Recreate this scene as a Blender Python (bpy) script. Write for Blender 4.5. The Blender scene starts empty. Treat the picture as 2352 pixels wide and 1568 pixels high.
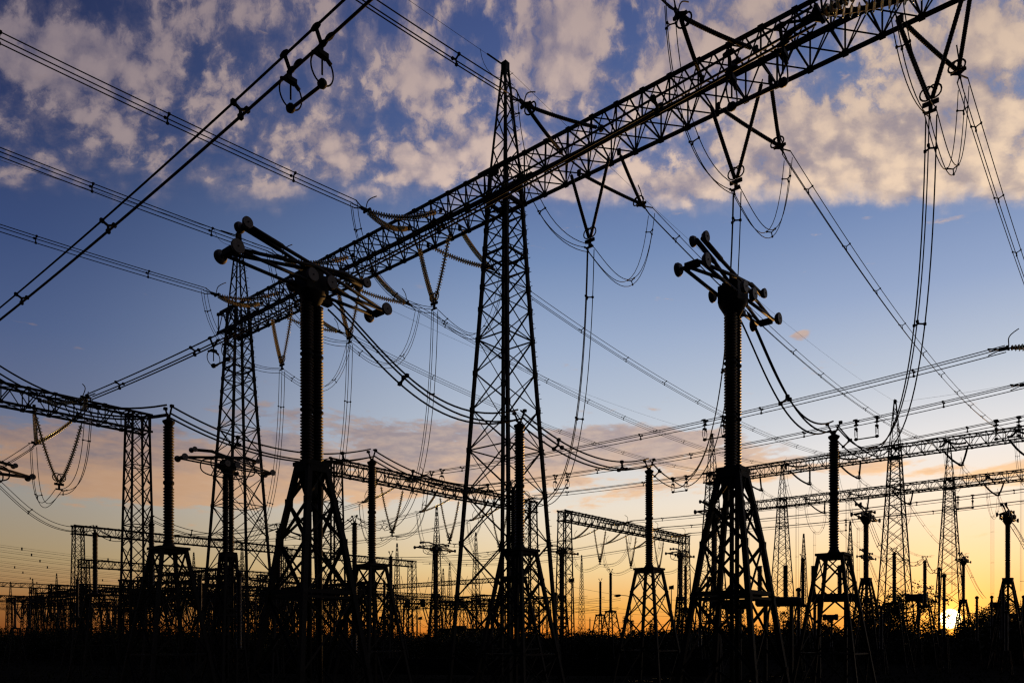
import bpy, math, random
from mathutils import Vector as V

R = random.Random(11)
SC = bpy.context.scene
COL = SC.collection

# ------------------------------------------------------------------ camera geometry (metres; x right, y into the picture, z up)
F, CX, HY, EYE = 1770.0, 1176.0, 1462.0, 3.5
A = V((.761, -.6488, 0)); B = V((.6488, .761, 0)); Z = V((0, 0, 1))     # the two directions of the yard's grid
T0 = V((-.4, 46, 0))                                                    # foot of the tall central tower


def G(s, t, H):                      # yard coordinates: along the big beam, across it, height above the eye
    return T0 + A * s + B * t + Z * (H + EYE)


def at(u, v, Y):                     # a measured sight line at a known distance
    return V(((u - CX) / F * Y, Y, EYE + (HY - v) / F * Y))


# ------------------------------------------------------------------ materials
def new_mat(name):
    m = bpy.data.materials.new(name); m.use_nodes = True
    nt = m.node_tree
    return m, nt, nt.nodes['Principled BSDF']


def mat(name, c1, c2, rough=.6, scale=3.0, spec=.3, metal=0.0, bump=0.0):
    m, nt, p = new_mat(name)
    tc = nt.nodes.new('ShaderNodeTexCoord')
    n = nt.nodes.new('ShaderNodeTexNoise'); n.inputs['Scale'].default_value = scale; n.inputs['Detail'].default_value = 5
    r = nt.nodes.new('ShaderNodeValToRGB')
    r.color_ramp.elements[0].position = .35; r.color_ramp.elements[1].position = .68
    r.color_ramp.elements[0].color = (*c1, 1); r.color_ramp.elements[1].color = (*c2, 1)
    nt.links.new(tc.outputs['Object'], n.inputs['Vector']); nt.links.new(n.outputs['Fac'], r.inputs['Fac'])
    nt.links.new(r.outputs['Color'], p.inputs['Base Color'])
    mr = nt.nodes.new('ShaderNodeMapRange'); mr.inputs['To Min'].default_value = rough - .12; mr.inputs['To Max'].default_value = rough + .12
    nt.links.new(n.outputs['Fac'], mr.inputs['Value']); nt.links.new(mr.outputs['Result'], p.inputs['Roughness'])
    p.inputs['Specular IOR Level'].default_value = spec
    p.inputs['Metallic'].default_value = metal
    if bump:
        b = nt.nodes.new('ShaderNodeBump'); b.inputs['Strength'].default_value = bump
        nt.links.new(n.outputs['Fac'], b.inputs['Height']); nt.links.new(b.outputs['Normal'], p.inputs['Normal'])
    return m


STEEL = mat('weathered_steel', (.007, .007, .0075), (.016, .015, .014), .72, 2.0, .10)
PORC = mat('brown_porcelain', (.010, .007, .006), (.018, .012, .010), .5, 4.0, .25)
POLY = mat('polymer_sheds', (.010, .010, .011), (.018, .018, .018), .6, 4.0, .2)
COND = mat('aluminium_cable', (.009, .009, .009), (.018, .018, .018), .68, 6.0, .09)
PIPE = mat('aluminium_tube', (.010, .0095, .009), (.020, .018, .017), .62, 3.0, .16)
DISC = mat('dull_disc_metal', (.055, .05, .05), (.10, .092, .09), .6, 9.0, .3)
BARK = mat('bark', (.012, .010, .008), (.022, .018, .014), .9, 8.0, .1)
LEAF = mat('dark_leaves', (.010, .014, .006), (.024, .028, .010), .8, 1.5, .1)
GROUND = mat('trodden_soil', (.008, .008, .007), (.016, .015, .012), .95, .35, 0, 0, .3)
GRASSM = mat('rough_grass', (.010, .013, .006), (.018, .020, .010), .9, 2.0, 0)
BRICK = mat('hut_wall', (.03, .025, .022), (.05, .04, .035), .85, 6.0, .1)
PAINT = mat('pale_car_paint', (.10, .115, .15), (.13, .14, .18), .35, 1.0, .4)
RUBBER = mat('tyre_rubber', (.008, .008, .008), (.012, .012, .012), .8, 6.0, .1)

GLASS, nt, p = new_mat('toughened_glass')
nt.nodes.remove(p)
out = nt.nodes['Material Output']
tr = nt.nodes.new('ShaderNodeBsdfTranslucent'); tr.inputs['Color'].default_value = (.85, .66, .36, 1)
gl = nt.nodes.new('ShaderNodeBsdfGlossy'); gl.inputs['Color'].default_value = (.55, .6, .58, 1); gl.inputs['Roughness'].default_value = .22
tp = nt.nodes.new('ShaderNodeBsdfTransparent'); tp.inputs['Color'].default_value = (.72, .78, .74, 1)
fr = nt.nodes.new('ShaderNodeFresnel'); fr.inputs['IOR'].default_value = 1.5
nz = nt.nodes.new('ShaderNodeTexNoise'); nz.inputs['Scale'].default_value = 2.0
mp = nt.nodes.new('ShaderNodeMapRange'); mp.inputs['To Min'].default_value = .42; mp.inputs['To Max'].default_value = .78
nt.links.new(nz.outputs['Fac'], mp.inputs['Value'])
m1 = nt.nodes.new('ShaderNodeMixShader'); m2 = nt.nodes.new('ShaderNodeMixShader')
nt.links.new(mp.outputs['Result'], m1.inputs['Fac']); nt.links.new(tr.outputs[0], m1.inputs[1]); nt.links.new(tp.outputs[0], m1.inputs[2])
nt.links.new(fr.outputs[0], m2.inputs['Fac']); nt.links.new(m1.outputs[0], m2.inputs[1]); nt.links.new(gl.outputs[0], m2.inputs[2])
nt.links.new(m2.outputs[0], out.inputs['Surface'])

WATER, nt, p = new_mat('puddle_water')
p.inputs['Base Color'].default_value = (.01, .01, .012, 1); p.inputs['Roughness'].default_value = .06
nz = nt.nodes.new('ShaderNodeTexNoise'); nz.inputs['Scale'].default_value = 6.0
bp = nt.nodes.new('ShaderNodeBump'); bp.inputs['Strength'].default_value = .05
nt.links.new(nz.outputs['Fac'], bp.inputs['Height']); nt.links.new(bp.outputs['Normal'], p.inputs['Normal'])

LIT, nt, p = new_mat('lit_lamp')
p.inputs['Emission Color'].default_value = (1, .5, .12, 1); p.inputs['Emission Strength'].default_value = 2.5


# ------------------------------------------------------------------ mesh builder
class MB:
    def __init__(s):
        s.v = []; s.f = []; s.m = []; s.sm = []

    def add(s, vs, fs, mi=0, smooth=False):
        o = len(s.v); s.v += vs
        for f in fs:
            s.f.append(tuple(i + o for i in f)); s.m.append(mi); s.sm.append(smooth)

    def bar(s, p, q, w, h=None, mi=0):
        p = V(p); q = V(q); d = q - p
        if d.length < 1e-5: return
        d.normalize(); h = h or w
        up = Z if abs(d.z) < .95 else A
        a = d.cross(up).normalized(); b = a.cross(d).normalized()
        a = a * (w / 2); b = b * (h / 2)
        vs = [p - a - b, p + a - b, p + a + b, p - a + b, q - a - b, q + a - b, q + a + b, q - a + b]
        s.add(vs, [(3, 2, 1, 0), (4, 5, 6, 7), (0, 1, 5, 4), (1, 2, 6, 5), (2, 3, 7, 6), (3, 0, 4, 7)], mi)

    def angle(s, p, q, w, th=None, mi=0, tow=None):      # an L-section steel angle
        p = V(p); q = V(q); d = q - p
        if d.length < 1e-5: return
        d.normalize(); th = th or w * .14
        up = tow if tow is not None else (Z if abs(d.z) < .95 else A)
        a = d.cross(up)
        if a.length < 1e-4: a = d.cross(B)
        a.normalize(); b = a.cross(d).normalized()
        o = [(0, 0), (w, 0), (w, th), (th, th), (th, w), (0, w)]
        vs = [e + a * (x - w * .3) + b * (y - w * .3) for e in (p, q) for x, y in o]
        fs = [(i, (i + 1) % 6, 6 + (i + 1) % 6, 6 + i) for i in range(6)] + [(5, 4, 3, 2, 1, 0), (6, 7, 8, 9, 10, 11)]
        s.add(vs, fs, mi)

    def tube(s, pts, r, n=6, mi=0, smooth=True, closed=False):
        pts = [V(p) for p in pts]; N = len(pts)
        rs = r if isinstance(r, (list, tuple)) else [r] * N
        ms = mi if isinstance(mi, (list, tuple)) else [mi] * N
        o = len(s.v); prev = None
        for i, p in enumerate(pts):
            if closed: d = pts[(i + 1) % N] - pts[i - 1]
            else: d = pts[min(i + 1, N - 1)] - pts[max(i - 1, 0)]
            if d.length < 1e-7: d = V((0, 0, 1))
            d.normalize()
            if prev is None:
                a = d.cross(Z if abs(d.z) < .9 else V((1, 0, 0))).normalized()
            else:
                a = prev - d * prev.dot(d)
                a = a.normalized() if a.length > 1e-6 else d.cross(V((1, 0, 0))).normalized()
            prev = a; b = d.cross(a)
            for k in range(n):
                t = 2 * math.pi * k / n
                s.v.append(p + a * (rs[i] * math.cos(t)) + b * (rs[i] * math.sin(t)))
        L = N if closed else N - 1
        for i in range(L):
            j = (i + 1) % N
            for k in range(n):
                l = (k + 1) % n
                s.f.append((o + i * n + k, o + i * n + l, o + j * n + l, o + j * n + k)); s.m.append(ms[i]); s.sm.append(smooth)
        if not closed:
            s.f.append(tuple(o + k for k in range(n))[::-1]); s.m.append(ms[0]); s.sm.append(False)
            s.f.append(tuple(o + (N - 1) * n + k for k in range(n))); s.m.append(ms[-1]); s.sm.append(False)

    def box(s, c, d, ax=None, mi=0):
        c = V(c); X, Y, W = ax or (A, B, Z)
        s.bar(c - X * (d[0] / 2), c + X * (d[0] / 2), d[1], d[2], mi) if False else None
        vs = [c + X * (sx * d[0] / 2) + Y * (sy * d[1] / 2) + W * (sz * d[2] / 2) for sz in (-1, 1) for sx, sy in ((-1, -1), (1, -1), (1, 1), (-1, 1))]
        s.add(vs, [(3, 2, 1, 0), (4, 5, 6, 7), (0, 1, 5, 4), (1, 2, 6, 5), (2, 3, 7, 6), (3, 0, 4, 7)], mi)

    def ring(s, c, ax, Rr, r, n=16, k=6, sx=1.0, mi=0, arc=1.0, start=0.0):
        ax = V(ax).normalized()
        a = ax.cross(Z) if abs(ax.z) < .9 else ax.cross(A)
        a.normalize(); b = a.cross(ax).normalized()
        cl = arc >= .999
        m = n if cl else n + 1
        pts = [V(c) + a * (Rr * sx * math.cos(start + 2 * math.pi * arc * i / n)) + b * (Rr * math.sin(start + 2 * math.pi * arc * i / n)) for i in range(m)]
        s.tube(pts, r, k, mi, closed=cl)

    def build(s, name, mats, parent=None, **props):
        if not s.v: return None
        off = V((0, 0, 0)); q = parent
        while q is not None:
            off = off + q.location; q = q.parent
        me = bpy.data.meshes.new(name)
        me.from_pydata([tuple(v - off) for v in s.v], [], s.f)
        for m in (mats if isinstance(mats, (list, tuple)) else [mats]): me.materials.append(m)
        me.polygons.foreach_set('material_index', s.m); me.polygons.foreach_set('use_smooth', s.sm)
        me.update()
        o = bpy.data.objects.new(name, me); COL.objects.link(o)
        if parent is not None: o.parent = parent
        for k, x in props.items(): o[k] = x
        return o


def thing(name, label, cat, loc=(0, 0, 0), group=None):
    o = bpy.data.objects.new(name, None); COL.objects.link(o)
    o.location = loc; o.empty_display_size = .5
    o['label'] = label; o['category'] = cat
    if group: o['group'] = group
    return o


def tag(o, label, cat, group=None):
    o['label'] = label; o['category'] = cat
    if group: o['group'] = group
    return o


def dup(root, loc, label=None, rz=0.0, scale=1.0):
    r = root.copy(); COL.objects.link(r); r.location = loc; r.rotation_euler = (0, 0, rz); r.scale = (scale,) * 3
    if label: r['label'] = label
    for ch in list(root.children):
        c = ch.copy(); COL.objects.link(c); c.parent = r
        for g in list(ch.children):
            d = g.copy(); COL.objects.link(d); d.parent = c
    return r


def bez(p0, p1, p2, p3, n=24):
    out = []
    for i in range(n + 1):
        t = i / n; k = 1 - t
        out.append(V(p0) * k ** 3 + V(p1) * (3 * k * k * t) + V(p2) * (3 * k * t * t) + V(p3) * t ** 3)
    return out


def sagline(p, q, sag, n=24):
    return [V(p).lerp(V(q), i / n) - Z * (4 * sag * (i / n) * (1 - i / n)) for i in range(n + 1)]


# ------------------------------------------------------------------ lattice steelwork
def corners(c, hw, z):
    return [V((c.x, c.y, z)) + A * (sx * hw) + B * (sy * hw) for sx, sy in ((-1, -1), (1, -1), (1, 1), (-1, 1))]


def lattice_tower(root, c, prof, k, leg, br, name='tower_lattice', bolts=False, belts=(), minh=.7, legname='leg', kz=None, xb=True, steel=None, gus=0.0, peak=99):
    """prof: [(z, full width)] from the top down."""
    steel = steel or STEEL

    def hw(z):
        for (z1, a1), (z0, a0) in zip(prof, prof[1:]):
            if z >= z0: return (a0 + (a1 - a0) * (z - z0) / (z1 - z0)) / 2
        return prof[-1][1] / 2
    mb = MB()
    zs = [prof[0][0]]
    while zs[-1] > prof[-1][0] + .05:
        z = zs[-1]; kk = kz(z) if kz else k
        h = max(minh, kk * 2 * hw(z))
        nz_ = z - h
        for zb, _ in prof[1:]:
            if z > zb + .05 and nz_ < zb + .35 * h: nz_ = zb; break
        zs.append(max(nz_, prof[-1][0]))
    for i, (z1, z0) in enumerate(zip(zs, zs[1:])):
        c1 = corners(c, hw(z1), z1); c0 = corners(c, hw(z0), z0)
        for f in range(4):
            g = (f + 1) % 4
            if z1 > peak:                                    # the slim earth-wire peak: single zigzag of thin flats
                mb.bar(c1[f] if i % 2 else c1[g], c0[g] if i % 2 else c0[f], br * .75)
                continue
            mb.angle(c1[f], c0[g], br)
            if xb: mb.angle(c1[g], c0[f], br * .8)
            if i % 3 == 0: mb.bar(c1[f], c1[g], br * .9)
        if gus and z1 <= peak:
            for f in range(4): mb.box(c0[f], (leg * gus, leg * gus, leg * gus * 1.3))
    for zb, w in belts:
        cc = corners(c, hw(zb), zb)
        for f in range(4): mb.bar(cc[f], cc[(f + 1) % 4], w, w * 1.2)
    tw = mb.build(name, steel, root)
    for f in range(4):
        lm = MB()
        for (z1, a1), (z0, a0) in zip(prof, prof[1:]):
            tow = (V((c.x, c.y, z0)) - corners(c, a0 / 2, z0)[f]).normalized()
            lm.bar(corners(c, a1 / 2, z1)[f], corners(c, a0 / 2, z0)[f], leg if z1 < 31.5 or leg < .15 else leg * .55)
        if bolts and f in (2,):
            z = prof[0][0] - .5; sgn = 1
            while z > 2:
                q = corners(c, hw(z), z)[f]
                lm.bar(q, q + (A if sgn > 0 else B) * .32, .025); sgn = -sgn; z -= .42
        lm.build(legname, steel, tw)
    return tw


def box_beam(root, P, Q, w, h, panel, chord, br, name='beam_lattice', gus=True):
    P = V(P); Q = V(Q); e = (Q - P); L = e.length; e.normalize()
    sd = e.cross(Z).normalized()
    cs = [sd * (x * w / 2) + Z * (y * h / 2) for x, y in ((-1, -1), (1, -1), (1, 1), (-1, 1))]
    n = max(2, round(L / panel)); mb = MB()
    for i in range(n):
        a = P + e * (L * i / n); b = P + e * (L * (i + 1) / n); m = (a + b) / 2
        for f in range(4):
            g = (f + 1) % 4
            if f in (1, 3):                                   # the two upright faces: V bracing with posts
                lo, hi = (f, g) if f == 1 else (g, f)
                mb.angle(a + cs[lo], m + cs[hi], br); mb.angle(m + cs[hi], b + cs[lo], br)
                mb.bar(a + cs[f], a + cs[g], br * .9)
            else:                                             # the flat faces: crossed bracing
                mb.angle(a + cs[f], b + cs[g], br); mb.angle(a + cs[g], b + cs[f], br)
                mb.bar(a + cs[f], a + cs[g], br * .9)
            if gus: mb.box(a + cs[f], (chord * 1.7, chord * 1.25, chord * 1.5), (e, sd, Z))
    for f in range(4): mb.bar(Q + cs[f], Q + cs[(f + 1) % 4], br)
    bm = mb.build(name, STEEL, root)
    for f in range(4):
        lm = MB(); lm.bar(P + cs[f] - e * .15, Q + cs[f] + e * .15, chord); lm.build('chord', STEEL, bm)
    return bm


# ------------------------------------------------------------------ insulators and conductors
def insul(mb, p, q, kind, sag=0.0, r=None, n=8, pitch=None):
    """One insulator string between p and q; material slots: 0 dark metal or sheds, 1 glass."""
    p = V(p); q = V(q); L = (q - p).length

    def pt(f): return p.lerp(q, f) - Z * (4 * sag * f * (1 - f))
    if kind == 'glass':
        r = r or .175; pitch = pitch or .17
        f0, f1 = .05, .97
        mb.tube([pt(0), pt(f0)], .035, 5); mb.tube([pt(f1), pt(1)], .035, 5)
        k = max(3, int(L * (f1 - f0) / pitch)); pts = []; rs = []; ms = []
        for i in range(k):
            for fr, rr, mm in ((0, .06, 0), (.26, .07, 1), (.42, r * .9, 1), (.50, r, 1), (.60, r * .92, 1), (.64, .06, 0)):
                pts.append(pt(f0 + (f1 - f0) * (i + fr) / k)); rs.append(rr); ms.append(mm)
        mb.tube(pts, rs, n, ms)
    else:
        r = r or .10; pitch = pitch or .065
        f0, f1 = .05, .96
        mb.tube([pt(0), pt(f0)], .03, 5); mb.tube([pt(f1), pt(1)], .03, 5)
        k = max(3, int(L * (f1 - f0) / pitch)); pts = []; rs = []
        for i in range(k):
            big = r if i % 2 == 0 else r * .92
            for fr, rr in ((0, r * .76), (.35, big), (.55, big * .97), (.75, r * .76)):
                pts.append(pt(f0 + (f1 - f0) * (i + fr) / k)); rs.append(rr)
        mb.tube(pts, rs, n)
    return mb


def column(mb, base, sections, r, rc, pitch=.085, joint=.30, n=14):
    """An upright shedded column: sections stacked, each ended by bare metal flanges."""
    z = 0.0; base = V(base)
    for si, L in enumerate(sections):
        pts = []; rs = []
        k = int(L / pitch)
        pts.append(base + Z * z); rs.append(rc * .95)
        for i in range(k):
            zz = z + L * i / k
            for fr, rr in ((.05, rc), (.38, r), (.55, r * .98), (.8, rc)):
                pts.append(base + Z * (zz + pitch * fr)); rs.append(rr)
        mb.tube(pts, rs, n)
        z += L
        if si < len(sections) - 1:
            mb.tube([base + Z * (z + d * joint) for d in (-.04, .12, .2, .38, .5, .62, .8, .9, 1.04)],
                    [rc, rc, r * .72, r * .98, r * 1.0, r * .98, r * .72, rc, rc], n, 1)
            z += joint
    return z


TRI = ((-.22, .10), (.22, .10), (0, -.22))


def conductor(path, side, label, group, cat='conductor', r=.024, off=TRI, every=6.0, name='conductor', n=5, first=.5, taper=None, sp=True):
    """A bundled conductor: a mesh for each wire and one for each spacer."""
    path = [V(p) for p in path]
    root = thing(name, label, cat, path[0], group)
    side = V(side).normalized(); N = len(path)

    def loc(i, o):
        d = (path[min(i + 1, N - 1)] - path[max(i - 1, 0)]).normalized()
        s_ = side - d * side.dot(d); s_.normalize(); u_ = s_.cross(d)
        if u_.dot(Z) < 0 and abs(u_.z) > .2: u_ = -u_
        return path[i] + s_ * o[0] + u_ * o[1]
    for o in off:
        mb = MB(); mb.tube([loc(i, o) for i in range(N)], r, n); mb.build('wire', COND, root)
    if sp:
        acc = every * (1 - first)
        for i in range(1, N - 1):
            acc += (path[i] - path[i - 1]).length
            if acc >= every:
                acc = 0; mb = MB(); P = [loc(i, o) for o in off]; c = sum(P, V()) / len(P)
                for q in P:
                    mb.bar(c, q, r * 2.0); mb.box(q, (r * 3.8,) * 3)
                mb.build('spacer', STEEL, root)
    return root


def tension_set(p1, p2, apex, kind, label, group, sag=.35, horn=1.0, r=None):
    """Two strings from the beam to one yoke: a dead end."""
    root = thing('tension_insulator', label, 'insulator', apex, group)
    for p in (p1, p2):
        mb = MB(); insul(mb, p, apex, kind, sag, r); mb.build('insulator_string', [STEEL if kind == 'glass' else POLY, GLASS], root)
        hb = MB(); d = (V(apex) - V(p)).normalized()
        hb.box(V(p) - d * .1, (.14, .2, .3), (d, d.cross(Z).normalized(), Z)); hb.build('hanger', STEEL, root)
    m = (V(p1) + V(p2)) / 2; d = (V(apex) - m).normalized(); sd = d.cross(Z).normalized()
    mb = MB()
    mb.tube([V(apex) - sd * .3, V(apex) + d * .25, V(apex) + sd * .3], .05, 5)
    mb.bar(V(apex) - sd * .32, V(apex) + sd * .32, .1, .12)
    mb.bar(V(apex), V(apex) + V((d.x, d.y, d.z * .08)).normalized() * .45, .09, .2)
    do = V((d.x, d.y, d.z * .08)).normalized(); e3 = V(apex) + do * .97
    for o in ((-.21, .12), (.21, .12), (0, -.22)): mb.bar(V(apex) + do * .3, e3 + sd * o[0] + Z * o[1], .05)
    mb.build('yoke_plate', STEEL, root)
    if horn:
        mb = MB()
        mb.tube(bez(V(apex) + sd * .2, V(apex) - d * .1 + Z * .5, V(apex) + d * .2 + Z * .6, V(apex) - d * .75 * horn + Z * .95, 8), .03, 5)
        mb.build('arcing_horn', STEEL, root)
        if kind != 'glass':
            for p in (p1, p2):
                rb = MB(); q = V(apex).lerp(V(p), .09); rb.ring(q, V(apex) - V(p), .24, .04, 14, 5); rb.build('grading_ring', STEEL, root)
    return root


def vee_set(p1, p2, apex, kind, label, group, ring_ax=None, r=None, rings=True, sag=.3):
    root = thing('suspension_insulator', label, 'insulator', apex, group)
    for p in (p1, p2):
        mb = MB(); insul(mb, p, apex, kind, sag if kind == 'glass' else 0.04, r); mb.build('insulator_string', [STEEL if kind == 'glass' else POLY, GLASS], root)
        if rings:
            rb = MB(); q = V(apex).lerp(V(p), .1); rb.ring(q, ring_ax or B, .27, .035, 14, 5); rb.build('grading_ring', STEEL, root)
    mb = MB(); e = (V(p2) - V(p1)).normalized(); a = V(apex)
    mb.bar(a - e * .3, a + e * .3, .1, .16); mb.bar(a, a - Z * .35, .1, .14)
    mb.tube([a - e * .22 - Z * .35, a + e * .22 - Z * .35], .06, 6)
    mb.build('yoke_plate', STEEL, root)
    return root


# ------------------------------------------------------------------ equipment prototypes (built at the origin)
def make_post(name, label, cat, group):
    """Two-section post insulator on a splayed lattice stand; the cap carries a three-way clamp."""
    root = thing(name, label, cat, (0, 0, 0), group)
    st = lattice_tower(root, V((0, 0, 0)), [(6.8, .92), (0, 2.95)], 1.0, .125, .06, 'stand_lattice', minh=1.1, gus=1.1)
    mb = MB(); mb.box((0, 0, 6.86), (1.15, 1.15, .10)); mb.box((0, 0, 6.74), (.95, .95, .12))
    mb.tube([(0, 0, 6.9), (0, 0, 7.0), (0, 0, 7.14)], [.34, .22, .16], 12)
    mb.build('table_plate', STEEL, root)
    mb = MB(); column(mb, (0, 0, 7.12), [2.08, 2.0], .205, .158, pitch=.105, joint=.34); mb.build('insulator_column', [PORC, STEEL], root)
    mb = MB()
    mb.tube([(0, 0, z) for z in (11.52, 11.56, 11.66, 11.72, 11.78, 11.8)], [.13, .15, .22, .23, .12, .1], 12)
    for o in TRI:
        q = A * o[0] * 1.2 + Z * (12.12 + o[1] * 1.3); mb.bar((0, 0, 11.75), q, .05); mb.box(q, (.12, .12, .1))
    mb.build('clamp_cap', STEEL, root)
    return root


def make_switch(name, label, group, hoops=False):
    """A pantograph disconnector folded flat: scissor arms with round corona discs over a double insulator column."""
    root = thing(name, label, 'switchgear', (0, 0, 0), group)
    lattice_tower(root, V((0, 0, 0)), [(9.6, .70), (6.9, 1.60), (0, 3.4)] if not hoops else [(9.6, .8), (0, 2.0)], 1.25, .18, .10, 'stand_lattice', minh=1.3, belts=((9.5, .2), (5.1, .12)), gus=1.15)
    P = lambda p, q, z: A * q + B * p + Z * z
    mb = MB(); mb.box((0, 0, 9.68), (.95, .95, .14)); mb.box((0, 0, 9.35), (.62, .62, .6)); mb.build('platform', STEEL, root)
    for p_ in (-.1, .36):
        mb = MB(); mb.tube([P(p_, 0, 9.4), P(p_, 0, 0)], .085, 8); mb.build('drive_pipe', STEEL, root)
    for p_, r_, rc in ((-.20, .245, .18), (.25, .215, .155)):
        mb = MB(); column(mb, P(p_, 0, 9.75), [1.72, 1.72, 1.72], r_, rc, joint=.27, pitch=.105); mb.build('insulator_column', [PORC, STEEL], root)
    h = 16.05
    mb = MB()
    mb.tube([P(0, 0, z) for z in (h - .75, h - .55, h - .28, h - .2)], [.22, .34, .5, .52], 10)
    mb.box(P(0, 0, h + .08), (.78, .92, .62)); mb.box(P(0, 0, h + .45), (.6, .6, .2)); mb.box(P(0, 0, h + .6), (.12, .4, .5))
    mb.box(P(.45, 0, h - .35), (.3, .7, .18))
    mb.build('gear_head', PIPE if False else STEEL, root)

    def disc(c, q, r=.235):
        s = 1 if q > 0 else -1; c = V(c); n = A * s
        m = MB(); m.tube([c - n * .10, c - n * .02, c + n * .05, c + n * .07], [r * .72, r * .97, r, r * .93], 20); d = m.build('corona_disc', DISC, root)
        k = MB(); k.tube([c + n * .07, c + n * .085], .028, 8); k.build('bolt_cap', STEEL, d)
    for sgn in (-1, 1):
        kn = (3.2 if sgn < 0 else 3.05) + (.35 if hoops else 0); kz_ = h + .07
        m = MB(); m.tube([P(kn * sgn, -.42, kz_), P(kn * sgn, .42, kz_)], .055, 8); m.box(P(kn * sgn, 0, kz_), (.5, .22, .2)); m.build('knee_shaft', STEEL, root)
        for q in (-1, 1):
            m = MB(); m.tube([P(.35 * sgn, q * .33, h + .02), P(kn * sgn, q * .33, kz_)], .062, 8); m.build('lower_arm', PIPE, root)
            tip = P((-2.68 if sgn > 0 else 2.3), q * .115, (h + 1.15 if sgn > 0 else h + .9) if not hoops else h + .8)
            m = MB(); m.tube([P(kn * sgn, q * .25, kz_ + .04), P(.2 * sgn, q * .2, h + .68), P(-1.2 * sgn, q * .13, h + .92), P(-1.3 * sgn, q * .13, h + .94), tip], [.06, .062, .066, .085, .088], 9); m.build('upper_arm', PIPE, root)
            disc(P(kn * sgn, q * .52, kz_), q)
            disc(P(.4 * sgn, q * .62, h + .12), q, .23)
            disc(tip + A * (q * .12), q, .19)
    if hoops:
        for q in (-.75, .75):
            m = MB(); pts = []
            for i in range(28):
                t = 2 * math.pi * i / 28; c_, s_ = math.cos(t), math.sin(t)
                pts.append(P(1.75 * math.copysign(abs(c_) ** .55, c_), q, h - .05 + .62 * math.copysign(abs(s_) ** .7, s_)))
            m.tube(pts, .05, 6, closed=True)
            m.bar(P(-.9, q, h - .6), P(-.9, q * .3, h - .1), .05); m.bar(P(.9, q, h - .6), P(.9, q * .3, h - .1), .05)
            m.build('grading_hoop', PIPE, root)
    return root


def make_trapeze(name, label, group):
    """Contact trapeze hung under a bus: two clamps, two wire hoops, one contact bar. Origin at the bus axis, midway."""
    root = thing(name, label, 'bus fitting', (0, 0, 0), group)
    for s in (-.72, .72):
        c = A * s
        mb = MB()
        for o in TRI:
            q = c + B * (o[0] + .02) + Z * (o[1] + .04)
            mb.tube([q - A * .16, q - A * .05, q + A * .05, q + A * .16], [.05, .075, .075, .05], 8)
            mb.bar(q, c - Z * .26, .075)
        mb.tube([c - Z * .2, c - Z * .48], .04, 8); mb.box(c - Z * .47, (.18, .3, .12))
        mb.tube([c - Z * .45 - B * .05, c - Z * .58 - B * .30], .055, 8); mb.tube([c - Z * .45 + B * .05, c - Z * .6 + B * .28], .055, 8)
        mb.build('bus_clamp', STEEL, root)
        mb = MB(); mb.ring(c - Z * .86, A, .40, .022, 26, 6, .88); mb.tube([c - Z * .5, c - Z * 1.0], .026, 6); mb.build('contact_hoop', COND, root)
    mb = MB(); mb.tube([-A * .72 - Z * 1.26, A * .72 - Z * 1.26], .045, 8)
    for s in (-.72, .72): mb.tube([A * (s - .14) - Z * 1.26, A * (s - .06) - Z * 1.24, A * (s + .06) - Z * 1.24, A * (s + .14) - Z * 1.26], [.05, .12, .12, .05], 8)
    mb.build('contact_bar', PIPE, root)
    return root


def make_ct(name, label, group):
    """Current transformer: a drum head lying across a shedded post on a steel stand."""
    root = thing(name, label, 'transformer', (0, 0, 0), group)
    lattice_tower(root, V((0, 0, 0)), [(3.2, .6), (0, .9)], .9, .1, .06, 'stand_lattice')
    mb = MB(); column(mb, (0, 0, 3.25), [4.2], .2, .15, joint=.2); mb.build('insulator_column', [PORC, STEEL], root)
    mb = MB(); c = Z * 8.0
    mb.tube([c - A * 1.3, c - A * 1.25, c - A * .95, c - A * .9, c + A * .5, c + A * .55, c + A * .9, c + A * .95], [.3, .5, .52, .42, .42, .5, .5, .3], 16)
    mb.tube([Z * 7.4, Z * 7.65], .3, 12); mb.build('drum_head', STEEL, root)
    mb = MB(); mb.tube(bez(c + A * .9, c + A * 1.6 + Z * .5, c + A * 2.0 - Z * .2, c + A * 1.9 - Z * .9, 8), .03, 5); mb.build('lead_wire', COND, root)
    return root


# ------------------------------------------------------------------ the two rows of tall gantries
MAINPROF = [(37.5, .24), (31.2, 1.25), (24.3, 1.95), (0, 4.75)]


def tall_gantry(label, t, towers, s0, s1, full=True):
    root = thing('portal_gantry', label, 'gantry', tuple(G(0, t, -EYE)), 'tall lattice gantries')
    for s in towers:
        c = G(s, t, -EYE)
        lattice_tower(root, c, MAINPROF, .85, .18 if full else .16, .075 if full else .085, bolts=full,
                      kz=(lambda z: 1.25 if z > 31 else (.68 if z > 24 else .86)), belts=((29.3, .16), (26.2, .1)), minh=.75, gus=1.25 if full else 0, peak=31.3)
        mb = MB(); mb.box(c + Z * 37.5, (.36, .36, .5)); mb.build('peak_cap', STEEL, root)
        for q in (-1, 1):
            mb = MB(); mb.box(c + Z * 31.05 + B * (q * .95), (2.6, .16, .22)); mb.box(c + Z * 31.05 + B * (q * .95) - Z * .2, (.5, .2, .4)); mb.build('beam_seat', STEEL, root)
        if not full:
            mb = MB(); mb.bar(c + Z * 37.78 - B * .3, c + Z * 37.78 + B * 1.2, .07); mb.build('wire_arm', STEEL, root)
    box_beam(root, G(s0, t, 26.72), G(s1, t, 26.72), 1.9, 1.55, 1.55 if full else 1.95, .15 if full else .16, .075 if full else .085)
    return root


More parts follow.
